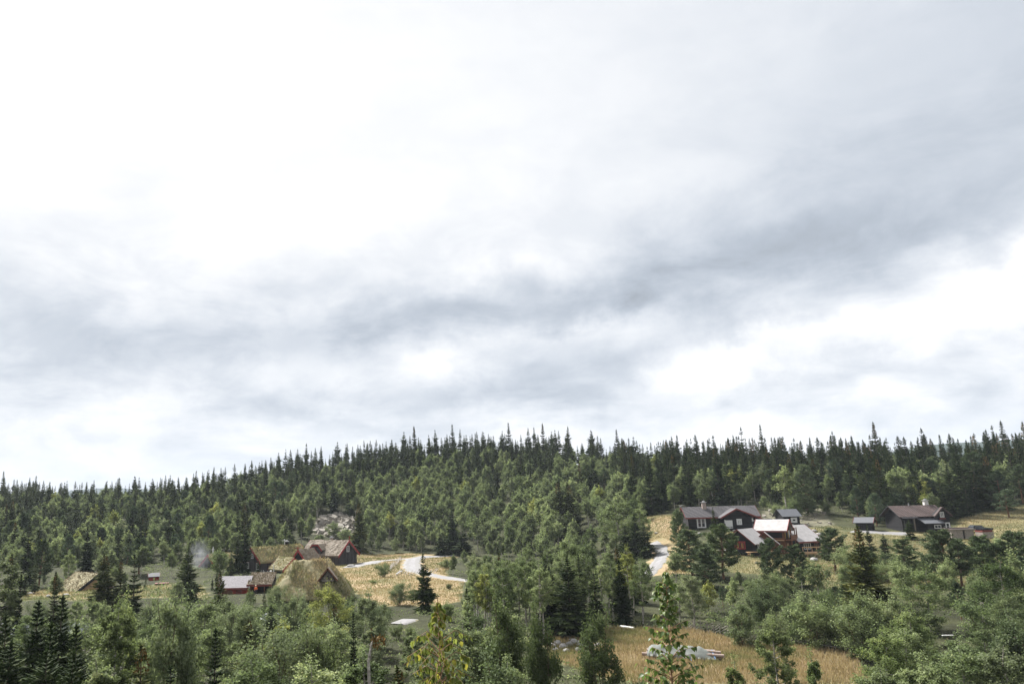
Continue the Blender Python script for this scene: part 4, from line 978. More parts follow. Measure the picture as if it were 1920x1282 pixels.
# broken rock of the outcrop: one pile nobody could count
OC = []
r_ = np.random.default_rng(12)
gpile = G()
import bmesh
for k in range(420):
    while True:
        px, py = r_.uniform(586, 670), r_.uniform(960, 1008)
        p = ground_at(px, py, 240, 330)
        if inside(np.array([p[0]]), np.array([p[1]]), ROCK)[0]: break
    s = 0.3 + 1.9 * r_.random() ** 2.2
    q_ = Matrix.Rotation(r_.uniform(0, 6.28), 3, 'Z') @ Matrix.Rotation(r_.uniform(-0.6, 0.6), 3, 'X') @ Matrix.Rotation(r_.uniform(-0.6, 0.6), 3, 'Y')
    gpile.add([q_ @ Vector((a * s * r_.uniform(0.3, 0.65), b_ * s * r_.uniform(0.3, 0.65), c * s * r_.uniform(0.25, 0.5))) + Vector(p) + Vector((0, 0, s * 0.12)) for c in (-1, 1) for a, b_ in ((-1, -1), (1, -1), (1, 1), (-1, 1))],
              [(3, 2, 1, 0), (4, 5, 6, 7), (0, 1, 5, 4), (1, 2, 6, 5), (2, 3, 7, 6), (3, 0, 4, 7)])
o = gpile.build('rock_rubble', M['rust_stone'], kind='stuff', label='broken pale rock of the outcrop above the farm')

gpile = G()
for k in range(150):
    p2 = Z_YARD.min(0) + (Z_YARD.max(0) - Z_YARD.min(0)) * r_.uniform(0, 1, 2)
    if not inside(p2[:1], p2[1:], Z_YARD)[0]: continue
    s = 0.25 + 1.0 * r_.random() ** 2; q_ = Matrix.Rotation(r_.uniform(0, 6.28), 3, 'Z') @ Matrix.Rotation(r_.uniform(-0.6, 0.6), 3, 'X')
    gpile.add([q_ @ Vector((a * s * r_.uniform(0.3, 0.65), b_ * s * r_.uniform(0.3, 0.65), c * s * r_.uniform(0.25, 0.5))) + Vector((p2[0], p2[1], g1(p2[0], p2[1]) + s * 0.12)) for c in (-1, 1) for a, b_ in ((-1, -1), (1, -1), (1, 1), (-1, 1))],
              [(3, 2, 1, 0), (4, 5, 6, 7), (0, 1, 5, 4), (1, 2, 6, 5), (2, 3, 7, 6), (3, 0, 4, 7)])
gpile.build('rock_rubble', M['rust_stone'], kind='stuff', label='scattered broken rock on the bare slope behind the small black shed')

# ------------------------------------------------------------------ timber, fences and small things
p = gnd(1290, 1236); ang = -0.045
def pile_pt(px, py): return gnd(px, py)
pa, pb = gnd(1214, 1231), gnd(1360, 1240)
dirv = Vector((pb[0] - pa[0], pb[1] - pa[1], 0)); Lp = dirv.length; dirv.normalize(); nv = Vector((-dirv.y, dirv.x, 0)); mid = Vector((pa + pb) / 2)
zb_ = mid.z
spec = [(-0.55, 0.32, -0.55, 0.38, 0.17), (-0.15, 0.32, -0.50, 0.46, 0.17), (0.3, 0.32, -0.52, 0.44, 0.16), (0.7, 0.32, -0.5, 0.36, 0.16), (-0.35, 0.64, -0.48, 0.50, 0.19), (0.08, 0.66, -0.5, 0.42, 0.17), (0.5, 0.64, -0.47, 0.44, 0.16), (-0.12, 0.93, -0.44, 0.46, 0.15), (0.22, 0.95, -0.42, 0.38, 0.15)]
for k, (o_, z, a, b_, r__) in enumerate(spec):
    g = G(); A_ = mid + dirv * (a * Lp) + nv * o_; B_ = mid + dirv * (b_ * Lp) + nv * o_
    g.tube([(A_.x, A_.y, zb_ + z), ((A_.x + B_.x) / 2, (A_.y + B_.y) / 2, zb_ + z + 0.01), (B_.x, B_.y, zb_ + z)], [r__ * 1.05, r__, r__ * 0.92], 10)
    o = g.build('log', [M['logwood']], smooth=False); tag(o, ['nearest bottom log', 'second bottom log', 'third bottom log', 'farthest bottom log', 'nearest second layer log', 'middle second layer log', 'farthest second layer log', 'nearest top log', 'highest log'][k] + ' of the pile under the grey tarpaulin', 'log', 'logs under the tarpaulin')
for k, s in enumerate((-0.4, 0.0, 0.33)):
    g = G(); q = mid + dirv * (s * Lp); g.beam((q.x - nv.x * 1.1, q.y - nv.y * 1.1, zb_ + 0.06), (q.x + nv.x * 1.1, q.y + nv.y * 1.1, zb_ + 0.06), 0.16, 0.18); o = g.build('bearer_beam', M['brownboard']); tag(o, ('left', 'middle', 'right')[k] + ' short beam lying crosswise under the log pile', 'beam', 'beams under the log pile')
# tarpaulin: draped sheet with sagging folds
nu, nw_ = 21, 11
us = np.linspace(-0.47, 0.34, nu); vs_ = np.array([-1, -0.86, -0.66, -0.42, -0.2, 0, 0.2, 0.42, 0.66, 0.86, 1.0])
rt_ = np.random.default_rng(31)
ridge = 1.20 + rt_.normal(0, 0.06, nu); ridge[:3] -= (0.28, 0.14, 0.05)
top = []
for i, u in enumerate(us):
    end = max(0, (u - 0.20) / 0.14)
    for j, v in enumerate(vs_):
        fl = abs(v)
        zz_ = np.interp(fl, [0, 0.2, 0.66, 0.86, 1.0], [ridge[i], ridge[i] - 0.05, 0.62, 0.48, 0.10 if v > -1 else 0.16]) + rt_.normal(0, 0.035)
        zz_ *= 1 - 0.42 * end * (0.5 + 0.5 * (v > 0)); zz_ += 0.08 * end * math.sin(v * 10)
        off = v * (1.0 + rt_.normal(0, 0.03)) * (1 - 0.25 * end)
        q = mid + dirv * ((u - 0.06 * end * v + rt_.normal(0, 0.002)) * Lp) + nv * off
        top.append((q.x, q.y, zb_ + zz_ + 0.08))
i0 = np.arange((nu - 1) * nw_).reshape(nu - 1, nw_)[:, :-1].ravel()
tp = np.array(top); bt = tp - np.array([0, 0, 0.012])
q4 = np.stack([i0, i0 + 1, i0 + nw_ + 1, i0 + nw_], 1)
bd = np.concatenate([np.arange(nw_ - 1), np.arange(nw_ - 1, nu * nw_ - 1, nw_), np.arange(nu * nw_ - 1, (nu - 1) * nw_, -1), np.arange((nu - 1) * nw_, 0, -nw_)]); bd = np.append(bd, bd[0])
me = quad_mesh('tarpaulin', np.concatenate([tp, bt]), M['tarp'], quads=np.concatenate([q4, q4[:, ::-1] + len(tp), np.stack([bd[:-1], bd[:-1] + len(tp), bd[1:] + len(tp), bd[1:]], 1)]))
tz = thing('tarpaulin', 'grey green tarpaulin with blue hem draped over the log pile', 'tarpaulin', (0, 0, 0)); link('sheet', me, tz)
g = G()
hem = [Vector(tp[(nu - 1) * nw_ + j]) + Vector((0, 0, 0.02)) + dirv * 0.04 for j in range(nw_)]
for a, b_ in zip(hem[:-1], hem[1:]): g.beam(a, b_, 0.16, 0.05)
g.build('hem', M['tarpblue'], tz)
g = G(); a = hem[0]; g.tube([a, a + Vector((0.05, -0.1, -0.35)), a + Vector((0.12, -0.15, -0.6))], [0.05, 0.04, 0.03], 5); b_ = Vector(tp[14 * nw_]); g.tube([b_, b_ + Vector((0.05, -0.15, -0.2)), b_ + Vector((0.2, -0.25, -0.5))], [0.05, 0.04, 0.03], 5); g.build('tie', M['tarpblue'], tz)
# lone pale log at the far edge of the field
a = gnd(1164, 1179); b_ = gnd(1189, 1181)
g = G(); g.tube([(a[0], a[1], a[2] + 0.22), (b_[0], b_[1], b_[2] + 0.22)], [0.22, 0.19], 10); tag(g.build('log', M['white']), 'single pale log lying at the far edge of the golden field', 'log')
a = gnd(1776, 1202); b_ = gnd(1793, 1205)
bt = thing('plank_bench', 'pale plank on two low stakes among the bushes at the right', 'plank', (a[0], a[1], a[2]))
g = G(); g.box(((b_[0] - a[0]) / 2, 0, 0.62), (1.15, 0.25, 0.08), -0.1); g.build('plank', M['white'], bt)
for x in (0.12, b_[0] - a[0] - 0.12):
    g = G(); g.box((x, 0, 0.2), (0.07, 0.07, 0.74)); g.build('stake', M['twig'], bt)
def pole_fence(label, pts, n_posts, h=1.0, rails=3, slant=True, name='pole_fence', m='greywood', prad=0.06):
    W_ = np.array([gnd(*q) for q in pts]); t = np.concatenate([[0], np.cumsum(np.hypot(*np.diff(W_[:, :2], axis=0).T))])
    root = thing(name, label, 'fence', W_[0])
    def at_(s):
        x = np.interp(s, t, W_[:, 0]); y = np.interp(s, t, W_[:, 1]); return Vector((x, y, g1(x, y)))
    for i in range(n_posts):
        q = at_(t[-1] * i / (n_posts - 1)); hh = h * random.uniform(0.95, 1.25); ln = random.uniform(-0.12, 0.12)
        g = G(); g.tube([q - root.location + Vector((0, 0, -0.3)), q - root.location + Vector((ln, 0, hh))], [prad, prad * 0.8], 6); g.build('post', M[m], root)
    for i in range(n_posts - 1):
        a = at_(t[-1] * i / (n_posts - 1)); b_ = at_(t[-1] * (i + 1) / (n_posts - 1))
        for k in range(rails):
            z = h * (0.25 + 0.6 * k / max(1, rails - 1)) if rails > 1 else h * 0.7
            g = G(); s_ = (0.30 if slant else 0.0) * h
            g.tube([a - root.location + Vector((0, 0.06, z - s_ + random.uniform(-.05, .05))), b_ - root.location + Vector((0, 0.06, z + s_ + random.uniform(-.05, .05)))], [prad * 0.72, prad * 0.6], 5); g.build('rail', M[m], root)
    return root
pole_fence('weathered split rail fence along the far edge of the golden field', [(1288, 1183), (1310, 1181), (1345, 1188), (1372, 1194), (1400, 1207), (1418, 1214)], 13, 1.05, 3)
pole_fence('thin single rail fence running down the right side of the golden field', [(1455, 1203), (1500, 1210), (1550, 1218), (1604, 1226)], 6, 0.55, 1, False)
pole_fence('pale rail fence between the farm road and the grass bank', [(731, 1072), (737, 1063), (745, 1058), (752, 1051)], 8, 1.2, 3)
pole_fence('low pale picket fence in front of the golden roofed farmhouse', [(481, 1077), (490, 1078), (500, 1079), (507, 1080)], 12, 1.0, 1, False, m='white', prad=0.05)
# stacked rails lying beside the farm road
g0 = None
for k in range(16):
    px = 742 + k * 5.0; py = 1078 - 2.5 * math.sin(k * 0.9) - k * 0.25
    a = gnd(px, py); g = G(); an = 0.9 + 0.25 * math.sin(k * 2.1)
    g.tube([(a[0], a[1], a[2] + 0.15), (a[0] + 1.2 * math.cos(an), a[1] + 2.6 * math.sin(an), a[2] + 0.7 + 0.2 * (k % 3))], [0.09, 0.06], 5)
    tag(g.build('fence_pole', M['greywood']), f'{rank(k, 16)} of the loose grey fence poles leaning below the farm road', 'pole', 'fence poles below the farm road')
g = G(); a = gnd(743, 1079); b_ = gnd(753, 1074); g.tube([(a[0], a[1], a[2] + 0.3), (b_[0], b_[1], b_[2] + 0.5)], [0.14, 0.12], 7); tag(g.build('log', M['white']), 'pale debarked log lying in the grass below the farm road', 'log')
for px, py, hh, lb in ((1637, 1172, 1.6, 'thick grey wooden post with short pegs standing in the bushes'), (1847, 1172, 1.8, 'thick grey wooden post left of the dark spruce at the right edge')):
    a = ground_at(px, py); t = thing('wooden_post', lb, 'post', (a[0], a[1], a[2] - 0.2))
    g = G(); g.tube([(0, 0, -0.2), (0.02, 0, hh + 0.9)], [0.24, 0.20], 8); g.build('shaft', M['greywood'], t)
    g = G(); g.tube([(-0.3, -0.1, hh - 0.2), (0.9, -0.1, hh - 0.1)], [0.06, 0.05], 5); g.tube([(-0.45, -0.1, hh - 0.5), (-0.1, 0, hh + 0.1)], [0.05, 0.05], 5); g.build('peg', M['greywood'], t)
# lamp, garden bench and white post in the farmyard
p = gnd(508, 1082); t = thing('garden_lamp', 'white globe garden lamp by the picket fence', 'lamp', p)
g = G(); g.tube([(0, 0, 0), (0, 0, 1.1)], [0.05, 0.05], 8); g.build('lamp_post', M['white'], t)
g = G(); g.tube([(0, 0, 1.1), (0, 0, 1.2), (0, 0, 1.36), (0, 0, 1.52), (0, 0, 1.6)], [0.08, 0.22, 0.27, 0.2, 0.05], 10); g.build('globe', M['lampglass'], t, smooth=True)
p = site(513, 1088, 190); t = thing('porch_post', 'thin white post standing in front of the low lean-to', 'post', (p.x, p.y, g1(p.x, p.y)))
g = G(); g.box((0, 0, 1.5), (0.16, 0.16, 3.0)); g.build('shaft', M['white'], t); g = G(); g.box((0, 0, 3.05), (0.3, 0.3, 0.1)); g.build('cap', M['white'], t)
p = site(510, 1095, 168); t = thing('planter_box', 'white framed planter box beside the turf roofed shelter', 'planter', (p.x, p.y, p.z))
for s in (-1, 1):
    g = G(); g.box((0, s * 0.4, 0), (1.9, 0.1, 0.5)); g.build('side_board', M['white'], t); g = G(); g.box((s * 0.95, 0, 0), (0.1, 0.9, 0.5)); g.build('end_board', M['white'], t)
g = G(); g.box((0, 0, -0.05), (1.8, 0.7, 0.3)); g.build('soil', M['darkgap'], t)
for x in (-0.85, 0.85):
    g = G(); g.box((x, 0, -1.2), (0.14, 0.6, 2.0)); g.build('leg', M['greywood'], t)

# person in an orange jacket under the edge of the turf roofed shelter
def person(label, loc, rz):
    t = thing('person', label, 'person', loc, rz)
    def skin(name, verts, edges, rads, m):
        me = bpy.data.meshes.new(name); me.from_pydata(verts, edges, []); me.materials.append(m)
        o = bpy.data.objects.new(name, me); COL.objects.link(o); o.parent = t
        o.modifiers.new('skin', 'SKIN'); s2 = o.modifiers.new('sub', 'SUBSURF'); s2.levels = 1; s2.render_levels = 1
        for sv_, r2 in zip(me.skin_vertices[0].data, rads): sv_.radius = (r2[0], r2[1]) if isinstance(r2, tuple) else (r2, r2)
        me.skin_vertices[0].data[0].use_root = True
        return o
    V_ = [(0, 0, 0.95), (0, 0, 1.15), (0, 0, 1.40), (0, 0, 1.52), (0, -0.02, 1.64), (0, -0.01, 1.76), (0.19, 0, 1.40), (0.25, 0, 1.12), (0.20, -0.2, 0.98), (0.12, -0.33, 1.02), (-0.19, 0, 1.40), (-0.26, 0, 1.12), (-0.25, -0.05, 0.86), (-0.25, -0.08, 0.76),
          (0.1, 0, 0.88), (0.11, -0.02, 0.48), (0.12, 0.02, 0.08), (0.12, -0.14, 0.04), (-0.1, 0, 0.88), (-0.12, 0.0, 0.48), (-0.13, 0.03, 0.08), (-0.13, -0.13, 0.04)]
    Ed = [(0, 1), (1, 2), (2, 3), (3, 4), (4, 5), (2, 6), (6, 7), (7, 8), (8, 9), (2, 10), (10, 11), (11, 12), (12, 13), (0, 14), (14, 15), (15, 16), (16, 17), (0, 18), (18, 19), (19, 20), (20, 21)]
    rd = [(0.15, 0.10), (0.14, 0.10), (0.15, 0.10), 0.055, 0.095, 0.085, 0.055, 0.045, 0.038, 0.04, 0.055, 0.045, 0.038, 0.04, 0.08, 0.06, 0.045, 0.04, 0.08, 0.06, 0.045, 0.04]
    skin('body', V_, Ed, rd, M['skin'])
    skin('jacket', [(0, 0, 0.90), (0, 0, 1.15), (0, 0, 1.40), (0.20, 0, 1.40), (0.26, 0, 1.12), (0.21, -0.19, 0.99), (-0.20, 0, 1.40), (-0.27, 0, 1.12), (-0.26, -0.04, 0.90)], [(0, 1), (1, 2), (2, 3), (3, 4), (4, 5), (2, 6), (6, 7), (7, 8)], [(0.20, 0.16), (0.19, 0.15), (0.18, 0.13), 0.08, 0.07, 0.06, 0.08, 0.07, 0.06], M['orange'])
    skin('trousers', [(0, 0, 0.94), (0.1, 0, 0.88), (0.11, -0.02, 0.48), (0.12, 0.02, 0.10), (-0.1, 0, 0.88), (-0.12, 0, 0.48), (-0.13, 0.03, 0.10)], [(0, 1), (1, 2), (2, 3), (0, 4), (4, 5), (5, 6)], [(0.16, 0.12), 0.1, 0.078, 0.065, 0.1, 0.078, 0.065], M['navy'])
    g = G(); g.tube([(0, 0, 1.70), (0, 0, 1.72), (0, 0, 1.73), (0, 0.01, 1.82), (0, 0.01, 1.86)], [0.17, 0.18, 0.115, 0.11, 0.05], 12); g.build('hat', M['cream'], t, smooth=True)
p = site(479.5, 1117, 156); person('person in bright orange jacket and pale hat at the turf roofed shelter', (p.x, p.y, g1(p.x, p.y)), 0.5)

# ------------------------------------------------------------------ trees: one pool of crowns and trunks for each kind
def rnd_dirs(r_, k):
    v = r_.normal(0, 1, (k, 3)); return nrm(v)
def trunk_mesh(name, pts, rad, sides, m, extra=()):
    V_, Q_, b0 = [], [], 0
    for p_, r_ in [(pts, rad), *extra]:
        v, q = tube_np(np.array(p_, float), np.array(r_, float), sides if p_ is pts else 4)
        V_.append(v); Q_ += [tuple(i + b0 for i in f) for f in q]; b0 += len(v)
    me = quad_mesh(name, np.concatenate(V_), M[m], quads=Q_)
    me.polygons.foreach_set('use_smooth', [True] * len(me.polygons))
    return me
def spruce(seed, H=10.0, Rb=1.55, whorls=34, nb=7, K=5, start=0.04, gap=0.25, power=0.85, wid=0.30):
    r_ = np.random.default_rng(seed)
    C, AX, SD, LL, WW, T = [], [], [], [], [], []
    bend = r_.normal(0, 0.012, 2)
    ts = np.linspace(start, 0.985, whorls) ** 0.92
    for t in ts:
        if t > 0.15 and r_.random() < gap * 0.35: continue
        z = H * t
        rr = Rb * (1 - t) ** power * (1.0 + 0.25 * math.sin(t * 21 + seed)) + 0.05
        k = nb if t < 0.8 else max(3, nb - 2)
        a0 = r_.uniform(0, 6.28)
        for b in range(k):
            r = rr * r_.uniform(0.62, 1.25)
            if r_.random() < gap * 0.4: r *= 0.45
            a = a0 + b * 6.283 / k + r_.uniform(-0.3, 0.3)
            o = np.array([math.cos(a), math.sin(a), 0]); l = np.array([-math.sin(a), math.cos(a), 0])
            slope = -0.50 + 0.95 * t + r_.uniform(-0.12, 0.12)
            ct = r_.uniform(0.05, 0.75)
            for j in range(K):
                s = 0.18 + 0.82 * (j + 0.5) / K
                zc = slope * r * s + 0.35 * r * max(0, s - 0.55) ** 1.3
                c = np.array([bend[0] * z, bend[1] * z, z]) + o * r * s + np.array([0, 0, zc])
                L = max(0.16, r * 0.62 * (1.15 - 0.75 * s)) * r_.uniform(0.8, 1.2)
                tip = 0.25 * s
                for sg in (-1, 1):
                    ax = o * 0.72 + l * sg * 0.75 + np.array([0, 0, -0.28 + r_.uniform(-0.2, 0.15)])
                    C.append(c); AX.append(ax); LL.append(L); WW.append(L * wid * 1.25); T.append(ct + tip * r_.uniform(0, 1)); SD.append(np.array([0, 0, 1.0]) + o * r_.uniform(-0.8, 0.3))
                ax = o + np.array([0, 0, slope + 0.15]); C.append(c); AX.append(ax); LL.append(r / K * 2.0 + 0.08); WW.append(L * wid * 1.2 + 0.04); T.append(ct + tip); SD.append(l + np.array([0, 0, r_.uniform(-0.5, 0.5)]))
                if K > 2: C.append(c - np.array([0, 0, L * 0.25])); AX.append(np.array([0, 0, -1.0]) + o * 0.35); LL.append(L * 0.6); WW.append(L * 0.3); T.append(ct * 0.7); SD.append(l)
    for q in range(5):
        C.append(np.array([bend[0] * H, bend[1] * H, H * (0.975 - 0.012 * q)])); AX.append(np.array([r_.normal(0, 0.1), r_.normal(0, 0.1), 1.0])); LL.append(0.04 * H + 0.2); WW.append(0.10 + 0.006 * H); T.append(0.4); SD.append(rnd_dirs(r_, 1)[0])
    C, AX, SD = np.array(C), nrm(np.array(AX)), np.array(SD)
    SD = nrm(SD - AX * (SD * AX).sum(1, keepdims=True))
    v = kites(C, AX, SD, np.array(LL), np.array(WW), base=0.12)
    crown = quad_mesh('crown', v, M['spruce'], np.clip(np.array(T), 0, 1))
    tr = trunk_mesh('trunk', [(0, 0, -0.8), (0, 0, H * 0.3), (bend[0] * H * .6, bend[1] * H * .6, H * 0.6), (bend[0] * H, bend[1] * H, H * 0.97)], [0.014 * H + 0.03, 0.011 * H + 0.02, 0.006 * H + 0.01, 0.012], 6, 'spruce_bark')
    cone = None
    if K > 3:
        kk = 90; th = r_.uniform(0, 6.28, kk); tt_ = r_.uniform(0.80, 0.97, kk); rr = Rb * (1 - tt_) ** power * r_.uniform(0.4, 1.0, kk) + 0.08
        c = np.stack([np.cos(th) * rr, np.sin(th) * rr, H * tt_ - 0.1], 1); ax = nrm(np.stack([np.cos(th) * .2, np.sin(th) * .2, -np.ones(kk)], 1)); sd = nrm(np.cross(ax, rnd_dirs(r_, kk)))
        cone = quad_mesh('cones', kites(c, ax, sd, np.full(kk, 0.24), np.full(kk, 0.10)), M['cone'], r_.uniform(0, 1, kk))
    return dict(H=H, crown=crown, trunk=tr, cones=cone, R=Rb)
def broad(seed, H=9.0, Rc=2.3, limbs=16, twigs=7, per=60, leaf=0.14, start=0.16, m='birch', bark='birch_bark', top=0.9, stems=1, cl=0.34, upright=0.55, shape=1.0, th=0.012):
    """a leafy tree: trunk, ascending limbs, twigs that end in leaf clusters"""
    r_ = np.random.default_rng(seed)
    stem_pts, ext = [], []
    C, T = [], []
    first = None
    for s in range(stems):
        a = r_.uniform(0, 6.28) if stems == 1 else s * 6.283 / stems + r_.uniform(-0.4, 0.4)
        lean = r_.uniform(0.0, 0.05) if stems == 1 else r_.uniform(0.12, 0.42) * Rc / H * 2
        hh = H if s == 0 else H * r_.uniform(0.7, 0.98)
        k = 7; zz_ = np.linspace(0, 1, k)
        px_ = np.cos(a) * lean * hh * zz_ + np.cumsum(r_.normal(0, 0.012 * H, k)) * (zz_ > 0.1); py_ = np.sin(a) * lean * hh * zz_ + np.cumsum(r_.normal(0, 0.012 * H, k)) * (zz_ > 0.1)
        pts = np.stack([px_, py_, hh * zz_ * 0.96], 1); pts[0, 2] = -0.5
        rad = (th * H + 0.02) * (1 - 0.9 * zz_) / (1 if stems == 1 else 1.7) + 0.008
        if first is None: first = (pts, rad)
        else: ext.append((pts, rad))
        nl = max(4, limbs // stems)
        for i in range(nl):
            t = start + (top - start) * ((i + r_.uniform(0, 0.9)) / nl)
            base = np.array([np.interp(t, zz_, pts[:, q]) for q in range(3)])
            tt = min(1.0, (t - start) / (1.0 - start)); env = (0.45 + 0.55 * min(1, tt / 0.28)) * (1 - tt ** 1.5) ** 0.85 * shape + 0.06
            L = max(0.25, Rc * env * r_.uniform(0.7, 1.15)) / (1 if stems == 1 else 1.5)
            az_ = i * 2.4 + r_.uniform(-0.5, 0.5) + s
            up = upright * r_.uniform(0.7, 1.3) * (0.75 + 0.35 * t)
            o = np.array([math.cos(az_), math.sin(az_), 0])
            lp = [base + o * L * q + np.array([0, 0, L * up * q ** 1.25]) + (r_.normal(0, 0.05, 3) * L if 0 < q < 1 else 0) for q in (0, 0.35, 0.7, 1.0)]
            ext.append((np.array(lp), np.array([0.028, 0.02, 0.013, 0.006]) * (H / 9) * 1.3))
            for w_ in range(twigs):
                q = r_.uniform(0.30, 1.05)
                c0 = np.array([np.interp(q, (0, 0.35, 0.7, 1.0), [p[d_] for p in lp]) for d_ in range(3)])
                d_ = nrm(rnd_dirs(r_, 1)[0] * 0.7 + o * 0.5 + np.array([0, 0, 0.45])); tl = L * r_.uniform(0.12, 0.36) + 0.1
                c1 = c0 + d_ * tl
                n_ = max(4, int(per * r_.uniform(0.6, 1.3)))
                q2 = r_.uniform(0.2, 1.1, (n_, 1))
                C.append(c0 + (c1 - c0) * q2 + r_.normal(0, cl * Rc * 0.34, (n_, 3)) * np.array([1, 1, 0.8])); T.append(np.clip(r_.uniform(0.12, 0.78) + r_.uniform(-0.13, 0.15, n_), 0, 1))
        n_ = per * 2
        C.append(pts[-1] + r_.normal(0, 1, (n_, 3)) * np.array([0.10 * Rc, 0.10 * Rc, 0.20 * Rc])); T.append(np.clip(r_.uniform(0.3, 0.6) + r_.uniform(-0.2, 0.25, n_), 0, 1))
    C = np.concatenate(C); T = np.concatenate(T)
    keep = C[:, 2] > 0.05; C, T = C[keep], T[keep]
    k = len(C)
    nn = nrm(rnd_dirs(r_, k) + np.array([0, 0, 0.55]) + nrm(C - np.array([0, 0, H * 0.5])) * 0.35)
    ax = nrm(np.cross(nn, rnd_dirs(r_, k))); sd = np.cross(nn, ax)
    ls = leaf * r_.uniform(0.7, 1.35, k)
    crown = quad_mesh('crown', kites(C, ax, sd, ls, ls * 0.72), M[m], T)
    return dict(H=H, crown=crown, trunk=trunk_mesh('trunk', first[0], first[1], 7, bark, ext), cones=None, R=Rc)
def pine(seed, H=10.0, Rc=2.4, start=0.3, nl=26, tufts=9, per=15, nl_len=0.40, nw=0.105):
    r_ = np.random.default_rng(seed)
    k = 7; zz_ = np.linspace(0, 1, k)
    pts = np.stack([np.cumsum(r_.normal(0, 0.010 * H, k)) * (zz_ > 0.1), np.cumsum(r_.normal(0, 0.010 * H, k)) * (zz_ > 0.1), zz_ * H * 0.97], 1); pts[0, 2] = -0.6
    ext = []; C, AX, LL, T = [], [], [], []
    for i in range(nl):
        t = start + (0.97 - start) * (i + r_.uniform(0, 0.8)) / nl
        u = (t - start) / (1 - start)
        L = Rc * (0.55 + 0.6 * math.sin(math.pi * (0.25 + 0.6 * u))) * (1 - u ** 2.2 * 0.78) * r_.uniform(0.55, 1.15)
        base = np.array([np.interp(t, zz_, pts[:, q]) for q in range(3)])
        a = i * 2.4 + r_.uniform(-0.5, 0.5); o = np.array([math.cos(a), math.sin(a), 0]); l = np.array([-o[1], o[0], 0])
        rise = r_.uniform(-0.02, 0.30) + 0.55 * u
        lp = np.array([base + o * L * q + np.array([0, 0, L * (rise * q - 0.14 * math.sin(math.pi * q))]) for q in (0, 0.35, 0.7, 1.0)])
        ext.append((lp, np.array([0.05, 0.035, 0.022, 0.01]) * H / 10))
        ct = r_.uniform(0.1, 0.65)
        for j in range(tufts):
            q = r_.uniform(0.35, 1.05) if u < 0.7 else r_.uniform(0.15, 1.05)
            c = np.array([np.interp(q, (0, 0.35, 0.7, 1), lp[:, d_]) for d_ in range(3)]) + l * r_.normal(0, 0.24) * L * 0.8 + np.array([0, 0, r_.uniform(0.0, 0.14)])
            d_ = nrm(r_.normal(0, 0.62, (per, 3)) + np.array([0, 0, 0.55]) + o * 0.35)
            C.append(np.repeat(c[None], per, 0) + r_.normal(0, 0.09, (per, 3))); AX.append(d_); LL.append(nl_len * r_.uniform(0.6, 1.2, per)); T.append(np.clip(ct + r_.uniform(-0.15, 0.35, per), 0, 1))
    C, AX, LL, T = np.concatenate(C), np.concatenate(AX), np.concatenate(LL), np.concatenate(T)
    sd = nrm(np.cross(AX, rnd_dirs(r_, len(C))))
    crown = quad_mesh('crown', kites(C, AX, sd, LL, np.full(len(C), nw), base=0.0), M['pine'], T)
    return dict(H=H, crown=crown, trunk=trunk_mesh('trunk', pts, (0.016 * H + 0.03) * (1 - 0.86 * zz_), 7, 'pine_bark', ext), cones=None, R=Rc)

POOL = {
    'spruce_far': [spruce(100 + i, 13, (1.75, 2.0, 2.3, 1.6, 1.9, 2.15)[i], 36, 8, 2, power=(0.7, 0.8, 0.9, 0.75, 0.85, 0.7)[i], gap=(0.2, 0.5, 0.3, 0.7, 0.4, 0.3)[i], start=(0.05, 0.12, 0.05, 0.15, 0.08, 0.05)[i], wid=0.60) for i in range(6)],
    'spruce_near': [spruce(200 + i, 10, (1.45, 1.75, 2.05, 1.6, 1.9)[i], 34, 8, 5, gap=(0.2, 0.45, 0.25, 0.6, 0.3)[i]) for i in range(5)],
    'birch_far': [broad(300 + i, 9, (2.2, 2.5, 2.0, 2.7, 2.3, 1.9)[i], 18, 6, 30, 0.34, (0.25, 0.35, 0.2, 0.15, 0.42, 0.3)[i], cl=0.42) for i in range(6)],
    'stand_near': [broad(450 + i, 11, (1.9, 2.2, 1.7, 2.0)[i], 20, 8, 56, 0.145, (0.36, 0.30, 0.45, 0.40)[i], cl=0.23) for i in range(4)],
    'birch_near': [broad(400 + i, 9, (2.0, 2.3, 2.6, 1.9, 2.4, 2.1)[i], 24, 8, 70, 0.145, (0.16, 0.22, 0.12, 0.28, 0.14, 0.18)[i], cl=(0.20, 0.23, 0.26, 0.20, 0.24, 0.22)[i]) for i in range(6)],
    'aspen_far': [broad(500 + i, 11, (2.0, 1.8, 2.3)[i], 14, 5, 26, 0.40, (0.45, 0.55, 0.40)[i], cl=0.46, upright=0.5, th=0.013) for i in range(3)],
    'pine_far': [pine(600 + i, 12, (2.2, 2.5, 2.0)[i], (0.35, 0.25, 0.5)[i], 26, 8, 10, 0.66, 0.24) for i in range(3)],
    'pine_near': [pine(700 + i, 10, (2.2, 2.6, 2.0, 2.4)[i], (0.12, 0.22, 0.34, 0.06)[i], 38, 19, 16, 0.42, 0.115) for i in range(4)],
    'willow_near': [broad(800 + i, 4.5, (2.0, 2.4, 1.8, 2.2)[i], 30, 7, 62, 0.105, 0.08, m='willow', bark='twig', stems=6, cl=0.25, upright=0.9, th=0.010) for i in range(4)],
    'shrub_near': [broad(900 + i, 3.2, (1.7, 2.0, 1.5)[i], 24, 6, 52, 0.12, 0.05, m='birch', bark='twig', stems=5, cl=0.30, upright=0.7, th=0.010) for i in range(3)],
}
for k_, v_ in POOL.items():
    for q in v_: q['n'] = 0

